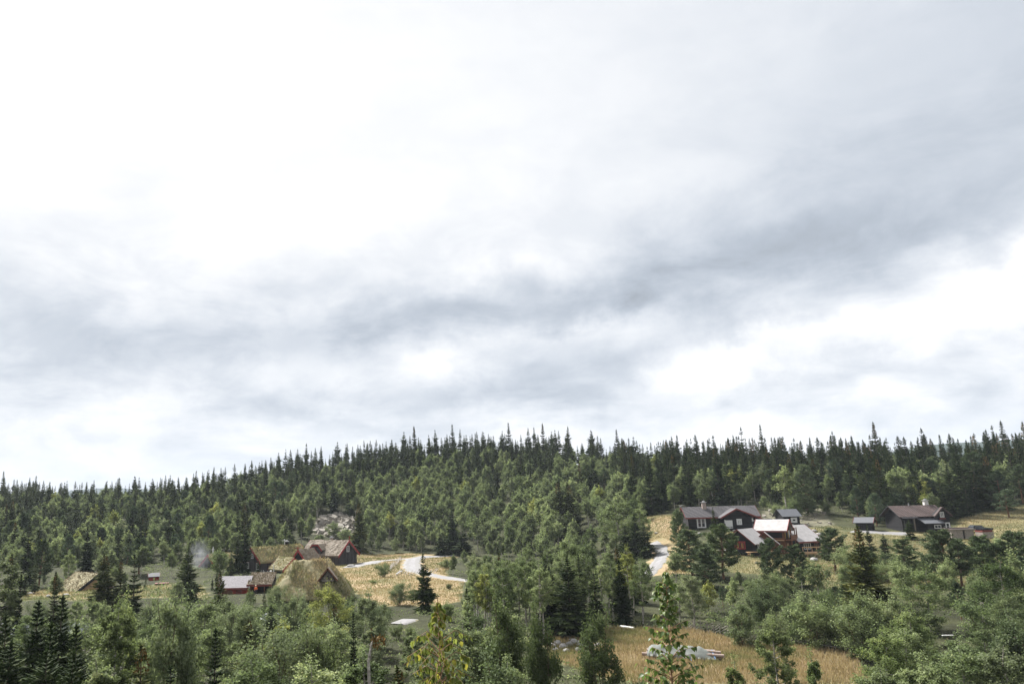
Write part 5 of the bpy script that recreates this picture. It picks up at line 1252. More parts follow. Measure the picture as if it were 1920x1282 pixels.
TREES = []
KIND = {'spruce': ('spruce_tree', 'spruce tree'), 'birch': ('birch_tree', 'birch tree'), 'aspen': ('aspen_tree', 'aspen tree'), 'pine': ('pine_tree', 'pine tree'), 'willow': ('willow_bush', 'willow bush'), 'shrub': ('leafy_shrub', 'shrub')}
def add_tree(sp, px, pytop, Y, label=None, w=None, tint=(1, 1, 1), key=True, group=None, h=None, xy=None, near=None):
    """a tree at forward distance Y whose tip shows at (px, pytop)"""
    if xy is None:
        p = P(px, pytop, Y); x, y = p[0], Y; z = g1(x, y); H = (h or p[2] - z) * (0.93 if sp == 'pine' else 1)
        if w and pytop < 912 and sp == 'spruce': w = w * 1.35
    else:
        x, y = xy; z = g1(x, y); H = h
    if H < 0.6: H = 0.6
    TREES.append(dict(sp=sp, px=px, top=pytop, x=x, y=y, z=z, H=H, label=label, w=w, tint=tint, key=key, group=group, near=near, size=H * F / y))
    return TREES[-1]

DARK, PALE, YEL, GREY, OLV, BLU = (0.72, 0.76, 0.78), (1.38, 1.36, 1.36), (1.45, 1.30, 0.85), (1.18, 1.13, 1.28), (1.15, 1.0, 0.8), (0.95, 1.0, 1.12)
K_ = add_tree
# hand placed trees, left to right: species, px of the tip, py of the tip, distance, label, width in px
KEYS = [
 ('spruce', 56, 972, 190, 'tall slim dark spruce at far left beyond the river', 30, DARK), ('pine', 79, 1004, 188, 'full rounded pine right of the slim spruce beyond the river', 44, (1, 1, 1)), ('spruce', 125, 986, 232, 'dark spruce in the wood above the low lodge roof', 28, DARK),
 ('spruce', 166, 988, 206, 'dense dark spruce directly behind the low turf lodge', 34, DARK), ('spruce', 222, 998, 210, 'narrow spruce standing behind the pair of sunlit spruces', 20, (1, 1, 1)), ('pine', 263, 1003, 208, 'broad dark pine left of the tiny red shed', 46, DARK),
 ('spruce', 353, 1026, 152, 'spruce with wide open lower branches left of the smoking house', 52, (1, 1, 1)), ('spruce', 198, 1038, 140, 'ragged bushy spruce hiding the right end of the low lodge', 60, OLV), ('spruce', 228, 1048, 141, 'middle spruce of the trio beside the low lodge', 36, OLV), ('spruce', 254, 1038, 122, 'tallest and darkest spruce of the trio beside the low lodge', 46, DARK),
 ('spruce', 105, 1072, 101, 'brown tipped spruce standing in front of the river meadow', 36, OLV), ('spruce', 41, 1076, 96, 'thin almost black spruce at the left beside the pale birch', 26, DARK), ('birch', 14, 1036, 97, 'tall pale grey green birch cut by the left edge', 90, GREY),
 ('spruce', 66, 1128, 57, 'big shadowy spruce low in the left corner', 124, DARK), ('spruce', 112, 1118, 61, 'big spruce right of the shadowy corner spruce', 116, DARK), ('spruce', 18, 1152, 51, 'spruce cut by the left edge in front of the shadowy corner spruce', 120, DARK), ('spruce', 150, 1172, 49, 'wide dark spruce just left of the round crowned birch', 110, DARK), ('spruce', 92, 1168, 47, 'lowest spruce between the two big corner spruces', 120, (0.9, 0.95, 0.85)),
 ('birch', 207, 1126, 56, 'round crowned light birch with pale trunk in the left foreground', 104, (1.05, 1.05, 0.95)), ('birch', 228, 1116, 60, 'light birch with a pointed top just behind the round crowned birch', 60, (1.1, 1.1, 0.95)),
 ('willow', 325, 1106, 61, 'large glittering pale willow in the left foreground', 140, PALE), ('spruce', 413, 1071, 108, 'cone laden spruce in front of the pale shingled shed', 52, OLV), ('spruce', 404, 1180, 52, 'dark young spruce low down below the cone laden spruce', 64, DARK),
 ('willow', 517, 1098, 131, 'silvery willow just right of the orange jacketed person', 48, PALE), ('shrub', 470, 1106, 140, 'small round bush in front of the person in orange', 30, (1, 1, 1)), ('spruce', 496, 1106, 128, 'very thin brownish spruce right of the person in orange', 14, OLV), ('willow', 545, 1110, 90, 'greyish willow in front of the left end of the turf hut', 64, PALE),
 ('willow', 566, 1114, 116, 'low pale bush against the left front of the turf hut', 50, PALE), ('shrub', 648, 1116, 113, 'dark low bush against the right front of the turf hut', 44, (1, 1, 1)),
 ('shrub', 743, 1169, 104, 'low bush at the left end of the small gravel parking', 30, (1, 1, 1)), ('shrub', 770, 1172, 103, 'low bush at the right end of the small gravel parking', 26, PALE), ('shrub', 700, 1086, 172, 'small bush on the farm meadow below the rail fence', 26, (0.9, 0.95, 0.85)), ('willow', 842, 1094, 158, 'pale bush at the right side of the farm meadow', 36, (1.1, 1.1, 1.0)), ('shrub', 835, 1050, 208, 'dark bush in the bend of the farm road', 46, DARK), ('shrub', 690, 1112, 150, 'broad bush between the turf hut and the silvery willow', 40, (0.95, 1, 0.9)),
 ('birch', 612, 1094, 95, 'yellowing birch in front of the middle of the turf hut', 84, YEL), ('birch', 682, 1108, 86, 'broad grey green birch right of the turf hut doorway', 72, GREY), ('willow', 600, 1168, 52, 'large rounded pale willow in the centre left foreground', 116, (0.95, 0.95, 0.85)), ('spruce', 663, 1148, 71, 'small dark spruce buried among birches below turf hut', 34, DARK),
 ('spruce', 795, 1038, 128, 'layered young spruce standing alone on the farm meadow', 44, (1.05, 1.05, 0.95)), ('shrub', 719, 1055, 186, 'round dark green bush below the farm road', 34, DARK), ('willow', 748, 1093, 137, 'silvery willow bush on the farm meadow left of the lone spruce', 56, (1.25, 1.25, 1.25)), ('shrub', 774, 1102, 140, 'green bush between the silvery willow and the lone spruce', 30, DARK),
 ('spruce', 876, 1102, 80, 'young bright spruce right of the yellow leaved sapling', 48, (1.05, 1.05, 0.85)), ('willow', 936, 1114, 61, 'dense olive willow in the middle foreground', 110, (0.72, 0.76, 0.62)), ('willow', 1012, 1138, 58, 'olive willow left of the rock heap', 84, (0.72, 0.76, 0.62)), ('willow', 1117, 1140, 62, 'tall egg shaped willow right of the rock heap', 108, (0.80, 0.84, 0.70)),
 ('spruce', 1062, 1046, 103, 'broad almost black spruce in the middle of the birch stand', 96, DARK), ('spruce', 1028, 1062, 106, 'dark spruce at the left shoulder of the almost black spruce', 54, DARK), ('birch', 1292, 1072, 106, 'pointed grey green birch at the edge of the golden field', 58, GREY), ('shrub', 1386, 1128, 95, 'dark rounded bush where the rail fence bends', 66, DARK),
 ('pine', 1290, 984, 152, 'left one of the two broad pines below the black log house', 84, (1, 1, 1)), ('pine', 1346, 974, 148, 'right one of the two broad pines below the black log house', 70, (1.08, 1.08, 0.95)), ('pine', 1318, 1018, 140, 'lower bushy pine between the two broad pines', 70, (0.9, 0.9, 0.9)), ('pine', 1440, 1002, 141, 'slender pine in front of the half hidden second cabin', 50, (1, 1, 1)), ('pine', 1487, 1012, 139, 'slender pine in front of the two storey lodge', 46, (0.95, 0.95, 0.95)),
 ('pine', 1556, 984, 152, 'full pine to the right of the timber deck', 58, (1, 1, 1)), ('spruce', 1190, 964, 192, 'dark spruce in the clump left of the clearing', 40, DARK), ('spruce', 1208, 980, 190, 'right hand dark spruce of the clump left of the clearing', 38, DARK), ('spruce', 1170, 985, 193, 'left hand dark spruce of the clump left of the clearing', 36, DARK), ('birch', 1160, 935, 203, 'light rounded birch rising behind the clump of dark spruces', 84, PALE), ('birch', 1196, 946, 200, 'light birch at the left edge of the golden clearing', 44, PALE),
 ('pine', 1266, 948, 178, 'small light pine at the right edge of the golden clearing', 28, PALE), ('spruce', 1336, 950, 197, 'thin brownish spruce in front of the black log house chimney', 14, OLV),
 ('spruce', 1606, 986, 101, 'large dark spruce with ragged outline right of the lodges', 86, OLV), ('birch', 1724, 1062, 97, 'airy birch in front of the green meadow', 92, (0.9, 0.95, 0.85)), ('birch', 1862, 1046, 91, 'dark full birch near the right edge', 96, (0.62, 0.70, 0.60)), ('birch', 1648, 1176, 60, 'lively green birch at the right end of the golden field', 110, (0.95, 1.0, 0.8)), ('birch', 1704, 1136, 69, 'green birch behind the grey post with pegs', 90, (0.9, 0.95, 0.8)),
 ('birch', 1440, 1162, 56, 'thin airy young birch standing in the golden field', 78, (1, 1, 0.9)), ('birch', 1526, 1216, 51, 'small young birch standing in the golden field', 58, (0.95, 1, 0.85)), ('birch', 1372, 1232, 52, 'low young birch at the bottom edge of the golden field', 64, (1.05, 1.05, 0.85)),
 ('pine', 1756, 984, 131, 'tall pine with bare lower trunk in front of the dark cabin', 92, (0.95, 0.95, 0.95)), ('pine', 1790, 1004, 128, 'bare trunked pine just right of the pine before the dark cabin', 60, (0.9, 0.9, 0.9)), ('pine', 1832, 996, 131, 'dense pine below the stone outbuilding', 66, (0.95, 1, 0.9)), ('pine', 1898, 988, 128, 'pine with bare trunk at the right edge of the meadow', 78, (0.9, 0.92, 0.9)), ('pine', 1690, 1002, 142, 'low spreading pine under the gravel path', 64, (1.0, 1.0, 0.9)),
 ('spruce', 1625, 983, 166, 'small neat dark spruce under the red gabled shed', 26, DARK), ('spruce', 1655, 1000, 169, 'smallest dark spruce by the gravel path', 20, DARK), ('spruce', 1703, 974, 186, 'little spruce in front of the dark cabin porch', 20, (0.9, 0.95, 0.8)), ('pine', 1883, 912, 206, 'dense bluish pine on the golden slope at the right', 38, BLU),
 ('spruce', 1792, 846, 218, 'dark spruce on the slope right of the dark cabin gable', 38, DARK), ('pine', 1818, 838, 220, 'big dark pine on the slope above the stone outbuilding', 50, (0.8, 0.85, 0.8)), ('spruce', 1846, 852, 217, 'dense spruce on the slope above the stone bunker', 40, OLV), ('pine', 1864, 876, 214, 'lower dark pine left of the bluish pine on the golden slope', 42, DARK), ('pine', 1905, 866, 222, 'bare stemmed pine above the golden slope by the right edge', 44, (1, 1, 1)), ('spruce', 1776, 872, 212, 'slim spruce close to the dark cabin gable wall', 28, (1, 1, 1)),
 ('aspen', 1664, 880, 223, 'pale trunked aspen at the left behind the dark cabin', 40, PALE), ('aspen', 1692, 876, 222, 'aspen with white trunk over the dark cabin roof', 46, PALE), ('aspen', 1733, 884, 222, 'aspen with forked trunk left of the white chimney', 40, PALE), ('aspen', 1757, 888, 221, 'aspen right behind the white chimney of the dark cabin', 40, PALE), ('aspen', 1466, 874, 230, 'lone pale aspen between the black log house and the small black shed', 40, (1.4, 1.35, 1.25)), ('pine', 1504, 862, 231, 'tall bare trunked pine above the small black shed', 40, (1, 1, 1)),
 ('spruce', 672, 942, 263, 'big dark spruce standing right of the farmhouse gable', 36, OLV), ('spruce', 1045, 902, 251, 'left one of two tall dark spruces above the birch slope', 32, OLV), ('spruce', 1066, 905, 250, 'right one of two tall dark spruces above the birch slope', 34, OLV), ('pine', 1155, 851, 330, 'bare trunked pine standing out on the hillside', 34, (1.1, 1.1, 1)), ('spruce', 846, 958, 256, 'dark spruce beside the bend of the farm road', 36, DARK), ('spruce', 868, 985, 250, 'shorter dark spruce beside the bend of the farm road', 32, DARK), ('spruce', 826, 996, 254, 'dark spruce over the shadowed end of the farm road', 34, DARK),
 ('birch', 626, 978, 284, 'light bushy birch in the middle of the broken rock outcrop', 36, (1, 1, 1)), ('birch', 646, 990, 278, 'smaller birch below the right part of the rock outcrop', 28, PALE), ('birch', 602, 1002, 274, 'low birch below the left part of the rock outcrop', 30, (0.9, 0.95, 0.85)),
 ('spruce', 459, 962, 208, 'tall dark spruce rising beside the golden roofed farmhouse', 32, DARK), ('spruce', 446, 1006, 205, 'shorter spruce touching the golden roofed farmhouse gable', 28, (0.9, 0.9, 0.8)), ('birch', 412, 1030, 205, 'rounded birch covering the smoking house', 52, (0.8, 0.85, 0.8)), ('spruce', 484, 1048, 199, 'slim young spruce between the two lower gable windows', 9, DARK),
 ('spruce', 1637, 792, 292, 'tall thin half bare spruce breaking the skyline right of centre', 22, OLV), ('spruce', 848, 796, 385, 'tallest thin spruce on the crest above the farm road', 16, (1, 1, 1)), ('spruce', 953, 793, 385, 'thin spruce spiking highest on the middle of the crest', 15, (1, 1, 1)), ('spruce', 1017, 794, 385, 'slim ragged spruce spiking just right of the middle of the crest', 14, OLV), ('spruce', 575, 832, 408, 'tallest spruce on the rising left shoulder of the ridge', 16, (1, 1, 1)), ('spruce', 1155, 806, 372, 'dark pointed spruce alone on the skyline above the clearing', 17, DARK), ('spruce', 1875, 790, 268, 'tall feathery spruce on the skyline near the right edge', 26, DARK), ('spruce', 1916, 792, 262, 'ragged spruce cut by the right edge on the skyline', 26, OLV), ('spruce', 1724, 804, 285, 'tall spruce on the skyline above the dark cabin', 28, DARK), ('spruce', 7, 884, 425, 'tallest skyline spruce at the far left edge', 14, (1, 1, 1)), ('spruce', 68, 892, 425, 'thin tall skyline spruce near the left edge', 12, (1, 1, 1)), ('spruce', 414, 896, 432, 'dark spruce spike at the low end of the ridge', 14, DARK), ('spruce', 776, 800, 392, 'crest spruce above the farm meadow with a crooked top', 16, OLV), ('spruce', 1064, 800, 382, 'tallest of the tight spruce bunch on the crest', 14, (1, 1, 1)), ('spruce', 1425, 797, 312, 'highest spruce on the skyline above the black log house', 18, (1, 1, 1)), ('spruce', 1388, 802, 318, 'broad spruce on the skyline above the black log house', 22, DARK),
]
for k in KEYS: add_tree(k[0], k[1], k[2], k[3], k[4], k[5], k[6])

# places that must stay open: screen rectangles with the distance of what shows there; only fill trees obey
KEEP = [(1281, 945, 1424, 992, 212), (1372, 985, 1416, 1040, 176), (1416, 978, 1550, 1040, 180), (1452, 954, 1503, 986, 215), (1600, 966, 1644, 996, 203), (1662, 942, 1778, 998, 205), (1780, 985, 1866, 1006, 190),
        (464, 1024, 560, 1074, 214), (545, 1010, 680, 1062, 230), (510, 1045, 665, 1110, 160), (420, 1074, 510, 1112, 165), (118, 1078, 184, 1110, 182), (276, 1074, 316, 1104, 198), (374, 1040, 394, 1064, 226), (590, 958, 672, 1000, 300),
        (660, 1036, 812, 1080, 260), (664, 1080, 860, 1112, 200), (1206, 968, 1286, 1010, 230), (1222, 1015, 1245, 1072, 190), (740, 1156, 778, 1178, 116), (1030, 1178, 1092, 1232, 98), (1150, 1176, 1600, 1282, 80), (1345, 1040, 1440, 1066, 170), (60, 1108, 130, 1128, 140), (700, 1110, 860, 1124, 150), (1780, 974, 1925, 985, 215), (1893, 942, 1925, 965, 215)]
def blocked(px, top, base, halfw, Y):
    for x0, y0, x1, y1, yo in KEEP:
        if Y < yo and px + halfw > x0 and px - halfw < x1 and base > y0 and top < y1: return True
    return False
HOUSES = [(A, 9), (B, 6), (B2, 5), (C, 9.5), (Eh, 5), (Fh, 8), (J, 8), (I, 2.5), (K, 11), (Ls, 4.5), (E1, 5), (E1b, 5), (E2, 6), (E3, 6.5), (Nn, 8), (Ms, 3.5)]
HP = [(h['root'].location.x, h['root'].location.y, r) for h, r in HOUSES] + [(D.location.x, D.location.y, 9), (Sh.location.x, Sh.location.y, 3.5), (Ob.location.x, Ob.location.y, 4), (Ob2.location.x, Ob2.location.y, 2.5), (Dk.location.x, Dk.location.y, 3)]
def on_house(x, y): return any((x - a) ** 2 + (y - b) ** 2 < r * r for a, b, r in HP)
def on_road(x, y): return any(np.min(np.hypot(q[:, 0] - x, q[:, 1] - y)) < 4.5 for q in ROADS)
def in_zone(x, y, zs=ZONES):
    a, b = np.array([x]), np.array([y]); return any(inside(a, b, z)[0] for z in zs)
grid = {}
def free(x, y, d):
    ci, cj = int(x // 4), int(y // 4)
    for i in range(ci - 2, ci + 3):
        for j in range(cj - 2, cj + 3):
            for a, b, r in grid.get((i, j), ()):
                if (a - x) ** 2 + (b - y) ** 2 < max(d, 0.6 * (d + r)) ** 2 * 0.999: return False
    return True
def occupy(x, y, d): grid.setdefault((int(x // 4), int(y // 4)), []).append((x, y, d))
for t in TREES: occupy(t['x'], t['y'], 1.6)

fr = random.Random(5)
def tint_of(sp):
    q = fr.random()
    if sp == 'spruce': return DARK if q < 0.4 else OLV if q < 0.6 else (1, 1, 1)
    if sp in ('birch', 'aspen'): return PALE if q < 0.42 else GREY if q < 0.56 else YEL if q < 0.61 else (0.85, 0.9, 0.85) if q < 0.75 else (1, 1, 1)
    if sp == 'pine': return BLU if q < 0.3 else DARK if q < 0.5 else (1, 1, 1)
    return PALE if q < 0.3 else (0.85, 0.9, 0.85) if q < 0.6 else (1, 1, 1)
# rows of fill trees between camera and farm: px range, distance range, tip line, step, species mix
def tipline(px, line): return float(np.interp(px, [q[0] for q in line], [q[1] for q in line]))
ROWS = [
    ((-90, 140), (42, 52), [(-90, 1190), (60, 1205), (140, 1215)], 60, 's', 20),
    ((150, 1000), (43, 56), [(150, 1212), (400, 1225), (560, 1220), (700, 1230), (860, 1226), (1000, 1210)], 66, 'bbbwbs', 30),
    ((-70, 480), (62, 84), [(0, 1130), (60, 1150), (150, 1160), (260, 1150), (330, 1140), (480, 1150)], 56, 'bswbsb', 26),
    ((470, 1000), (62, 84), [(470, 1155), (560, 1160), (640, 1165), (720, 1182), (780, 1184), (860, 1150), (1000, 1130)], 50, 'bwbwb', 20),
    ((50, 480), (90, 126), [(50, 1120), (150, 1128), (300, 1122), (420, 1130), (480, 1124)], 26, 'bwhb', 14),
    ((690, 880), (116, 136), [(690, 1126), (780, 1140), (880, 1120)], 18, 'hwhb', 8),
    ((420, 720), (88, 110), [(420, 1135), (520, 1140), (600, 1128), (720, 1145)], 30, 'wbwbs', 12),
    ((840, 1240), (99, 108), [(840, 1075), (900, 1058), (960, 1044), (1000, 1050), (1090, 1046), (1170, 1056), (1240, 1070)], 11, 'BBBB', 12),
    ((845, 1240), (109, 122), [(840, 1062), (900, 1050), (960, 1036), (1090, 1042), (1180, 1046), (1240, 1070)], 12, 'BBBs', 12),
    ((1245, 1420), (104, 128), [(1245, 1095), (1300, 1085), (1420, 1092)], 24, 'bpwb', 14),
    ((1410, 1640), (87, 96), [(1410, 1152), (1480, 1140), (1560, 1128), (1640, 1125)], 20, 'hhbh', 12),
    ((1420, 1640), (98, 116), [(1420, 1100), (1500, 1112), (1560, 1105), (1640, 1105)], 26, 'phbwh', 14),
    ((1150, 1245), (94, 99), [(1150, 1142), (1245, 1136)], 10, 'hhw', 6),
    ((1570, 1900), (140, 178), [(1570, 1030), (1700, 1034), (1800, 1024), (1900, 1016)], 22, 'phpbw', 12),
    ((1360, 1560), (120, 156), [(1360, 1080), (1460, 1072), (1560, 1050)], 20, 'hpwb', 12),
    ((60, 420), (140, 196), [(60, 1082), (200, 1078), (300, 1092), (420, 1086)], 20, 'bhspw', 14),
    ((1400, 1620), (84, 92), [(1400, 1168), (1500, 1160), (1620, 1150)], 17, 'hhwh', 10),
    ((1425, 1570), (224, 244), [(1440, 938), (1560, 930)], 7, 'hhbs', 8),
    ((1605, 1990), (44, 56), [(1605, 1255), (1700, 1225), (1800, 1215), (1990, 1205)], 70, 'bbw', 22),
    ((1640, 1990), (60, 76), [(1640, 1190), (1740, 1160), (1800, 1180), (1900, 1165), (1990, 1160)], 56, 'bhbw', 18),
    ((1660, 1990), (82, 100), [(1660, 1150), (1760, 1130), (1830, 1125), (1900, 1110), (1990, 1090)], 46, 'bwhb', 18),
    ((1780, 1990), (100, 124), [(1780, 1085), (1860, 1075), (1930, 1050), (1990, 1040)], 30, 'pbph', 14),
    ((1555, 1800), (124, 152), [(1555, 1048), (1650, 1050), (1740, 1052), (1800, 1040)], 34, 'phph', 12),
    ((-80, 60), (100, 180), [(-80, 1040), (60, 1060)], 22, 'bps', 24),
    ((110, 420), (128, 190), [(110, 1080), (200, 1066), (300, 1096), (420, 1080)], 22, 'bwshb', 16),
    ((-80, 420), (186, 214), [(-80, 1030), (60, 1040), (180, 1036), (300, 1036), (420, 1034)], 17, 'bpsbb', 16),
    ((420, 480), (196, 212), [(420, 1030), (480, 1040)], 16, 'sbb', 12),
    ((800, 880), (150, 225), [(800, 1046), (880, 1040)], 12, 'bhb', 10),
    ((860, 1200), (122, 170), [(860, 1046), (960, 1030), (1080, 1020), (1200, 1028)], 20, 'bsBsb', 16),
    ((1245, 1345), (128, 185), [(1245, 1020), (1345, 1036)], 18, 'pbp', 16),
]
MIX = {'b': 'birch', 's': 'spruce', 'p': 'pine', 'w': 'willow', 'h': 'shrub'}
for (a, b), (ya, yb_), line, step, mixs, jit in ROWS:
    px = a
    while px < b:
        px += step * fr.uniform(0.6, 1.4)
        for _try in range(4):
            Y = fr.uniform(ya, yb_); cc_ = fr.choice(mixs); sp = MIX[cc_.lower()]; q = px + fr.uniform(-8, 8)
            top = tipline(q, line) + fr.gauss(0, jit * 0.55)
            p = P(q, top, Y); x = p[0]; z = g1(x, Y); H = p[2] - z
            if sp in ('willow', 'shrub'): H = min(H, 7.5)
            if H < 1.0: continue
            base = proj((x, Y, z))[1]; top2 = proj((x, Y, z + H))[1]
            hw = {'spruce': .15, 'birch': .24, 'pine': .22, 'willow': .42, 'shrub': .45}[sp] * H * F / Y
            if blocked(q, top2, base, hw * 0.9, Y) or on_house(x, Y) or on_road(x, Y) or in_zone(x, Y, ZONES[:3]) or (in_zone(x, Y, ZONES[3:]) and fr.random() < 0.35): continue
            if not free(x, Y, 1.5 if cc_ == 'B' else 1.3 + 0.012 * Y): continue
            occupy(x, Y, 1.3); add_tree(sp, q, top2, Y, None, None, tint_of(sp), False, xy=(x, Y), h=H)['stand'] = cc_ == 'B'
            break
# the wooded hill
FOOT = [(-120, 214), (0, 214), (300, 224), (440, 236), (500, 240), (600, 262), (760, 258), (900, 240), (1000, 228), (1100, 214), (1200, 214), (1240, 232), (1430, 244), (1540, 234), (1600, 206), (1650, 206), (1780, 210), (1820, 222), (1930, 230), (2050, 226)]
RDG = [(q[0], q[2]) for q in RIDGE]
hill = []
while len(hill) < 6200:
    px = fr.uniform(-110, 2030)
    foot = np.interp(px, [q[0] for q in FOOT], [q[1] for q in FOOT]); rdg = np.interp(px, [q[0] for q in RDG], [q[1] for q in RDG])
    u = fr.random() ** 0.85
    Y = foot + u * (rdg + 35 - foot)
    x = (px - PX0) / F * Y * 1.0
    t = (Y - foot) / (rdg - foot)
    if not free(x, Y, 2.15 + 0.5 * t): 
        hill.append(None); continue
    if on_house(x, Y) or on_road(x, Y) or in_zone(x, Y) or inside(np.array([x]), np.array([Y]), ROCK)[0]: hill.append(None); continue
    hill.append((px, x, Y, t)); occupy(x, Y, 2.15)
hill = [q for q in hill if q]
hz_ = gz(np.array([q[1] for q in hill]), np.array([q[2] for q in hill]))
for (px, x, Y, t), z in zip(hill, hz_):
    clump = math.sin(px * 0.019 + 1.3 * math.sin(Y * 0.05)) + math.sin(px * 0.047 + Y * 0.06)
    # how leafy: the lower middle of the hill and the left foot are birch, the top and the right are spruce
    leafy = np.interp(px, [0, 250, 450, 640, 760, 1000, 1180, 1260, 1600, 1700, 1920], [0.58, 0.62, 0.55, 0.78, 1.0, 1.0, 0.75, 0.20, 0.26, 0.48, 0.30])
    lf = leafy * np.interp(t, [0, 0.3, 0.6, 0.85, 1.1], [1.25, 1.1, 0.68, 0.30, 0.10]) + 0.12 * clump
    q = fr.random()
    if q < lf: sp = 'aspen' if (fr.random() < 0.25 and t > 0.08) else 'birch'
    elif fr.random() < np.interp(px, [0, 450, 700, 1200, 1900], [0.25, 0.2, 0.10, 0.10, 0.22]) * (1.3 if t < 0.6 else 0.35): sp = 'pine'
    else: sp = 'spruce'
    big = 1.12 if px < 1150 else 1.25
    H = {'spruce': fr.uniform(8.5, 14.5) * big, 'birch': fr.uniform(6.0, 10), 'aspen': fr.uniform(8, 11.5), 'pine': fr.uniform(7.5, 12)}[sp]
    if t > 0.85: H = (6.5 + 8.0 * fr.random() ** 0.8) * big if sp == 'spruce' else fr.uniform(5, 8)
    if t > 0.85 and fr.random() < 0.15 and sp == 'spruce': H += fr.uniform(1.0, 3.5)
    if t < 0.08: H *= 0.75
    base = proj((x, Y, z)); top = proj((x, Y, z + H))
    if blocked(base[0], top[1], base[1], 0.15 * H * F / Y, Y): continue
    TREES.append(dict(sp=sp, px=base[0], top=top[1], x=x, y=Y, z=float(z), H=H, label=None, w=None, tint=tint_of(sp), key=False, group=None, near=None, size=H * F / Y, t=t, hill=True))

# ---- which ones become objects: per kind, those that show largest; the rest is the far wood
LIMIT = {'spruce': 295, 'birch': 295, 'aspen': 120, 'pine': 200, 'willow': 200, 'shrub': 150}
objs, rest = [], []
for sp in KIND:
    a = sorted([t for t in TREES if t['sp'] == sp], key=lambda t: (not t['key'], -t['size'] * (0.55 if t.get('hill') and t['px'] < -20 or t['px'] > 1945 else 1)))
    objs += a[:LIMIT[sp]]; rest += a[LIMIT[sp]:]

# ---- labels: the look, then where it stands, then its place in a small row of look-alikes
LAND = [(300, 0, 'left of the farm'), (500, 1, 'behind golden roofed farmhouse'), (560, 2, 'left of rock outcrop'), (680, 3, 'by the rock outcrop'), (820, 4, 'above the farm road'), (1000, 5, 'right of farm road'), (1180, 6, 'left of golden clearing'),
        (1290, 7, 'behind golden clearing'), (1430, 8, 'behind black log house'), (1560, 9, 'behind small black shed'), (1650, 10, 'behind red gabled shed'), (1780, 11, 'behind the dark cabin'), (3000, 12, 'above stone outbuilding')]
NEARL = [(90, 'beside left edge'), (250, 'below low lodge'), (400, 'below tiny red shed'), (520, 'below shingled shed'), (660, 'below turf hut'), (800, 'below farm meadow'), (980, 'left of rock heap'), (1180, 'around rock heap'), (1300, 'left of tarpaulin'), (1450, 'below red cabin'), (1600, 'below timber deck'), (1720, 'below dark cabin'), (1850, 'below stone outbuilding'), (3000, 'beside right edge')]
def shade(t):
    c = t['tint']
    if t['sp'] in ('spruce', 'pine'): return {DARK: 'dark', OLV: 'brownish', BLU: 'bluish'}.get(c, 'green')
    return {PALE: 'pale', GREY: 'greyish', YEL: 'yellowish'}.get(c, 'green' if c == (1, 1, 1) else 'dull')
ORD = ['first', 'second', 'third', 'fourth', 'fifth', 'sixth', 'seventh', 'eighth', 'ninth', 'tenth', 'eleventh', 'twelfth', 'thirteenth', 'fourteenth', 'fifteenth']
NUM = ['', 'one', 'two', 'three', 'four', 'five', 'six', 'seven', 'eight', 'nine', 'ten', 'eleven', 'twelve', 'thirteen', 'fourteen', 'fifteen', 'sixteen', 'seventeen', 'eighteen', 'nineteen', 'twenty']
PLUR = {'willow': 'willows', 'birch': 'birches', 'spruce': 'spruces', 'pine': 'pines', 'aspen': 'aspens', 'shrub': 'shrubs'}
buckets = {}
for t in objs:
    if t['label']: continue
    s = t['size']
    hgt = ('tall' if t['H'] > 12.5 else 'short' if t['H'] < 9 else 'medium') if t['sp'] in ('spruce', 'pine') else ('tall' if t['H'] > 8.5 else 'short' if t['H'] < 5.5 else 'medium')
    if t.get('hill'):
        place = next(q[2] for q in LAND if t['px'] < q[0])
        lay = 'on crest' if t['t'] > 0.8 else 'halfway up' if t['t'] > 0.35 else 'low down'
        where = lay + ' ' + place
        t['group'] = PLUR[t['sp']] + ' of the wooded hill'
    else:
        place = next(q[1] for q in NEARL if t['px'] < q[0])
        dist = 'in nearest row' if t['y'] < 62 else 'in middle row' if t['y'] < 100 else 'in far row'
        where = dist + ' ' + place
        t['group'] = PLUR[t['sp']] + ' between the viewer and the farm'
    buckets.setdefault((hgt, shade(t), t['sp'], where), []).append(t)
for (hgt, sh, sp, where), L_ in buckets.items():
    L_.sort(key=lambda t: t['px']); n_ = len(L_)
    for i, t in enumerate(L_):
        if n_ == 1: t['label'] = f'{hgt} {sh} {sp} {where}'
        elif n_ <= 20:
            side = 'left' if i < (n_ + 1) // 2 else 'right'; o_ = ORD[i if side == 'left' else n_ - 1 - i]
            t['label'] = f'{o_} from {side} of {NUM[n_]} {hgt} {sh} {PLUR[sp]} {where}'
        else: t['label'] = f'{hgt} {sh} {sp} {where}'

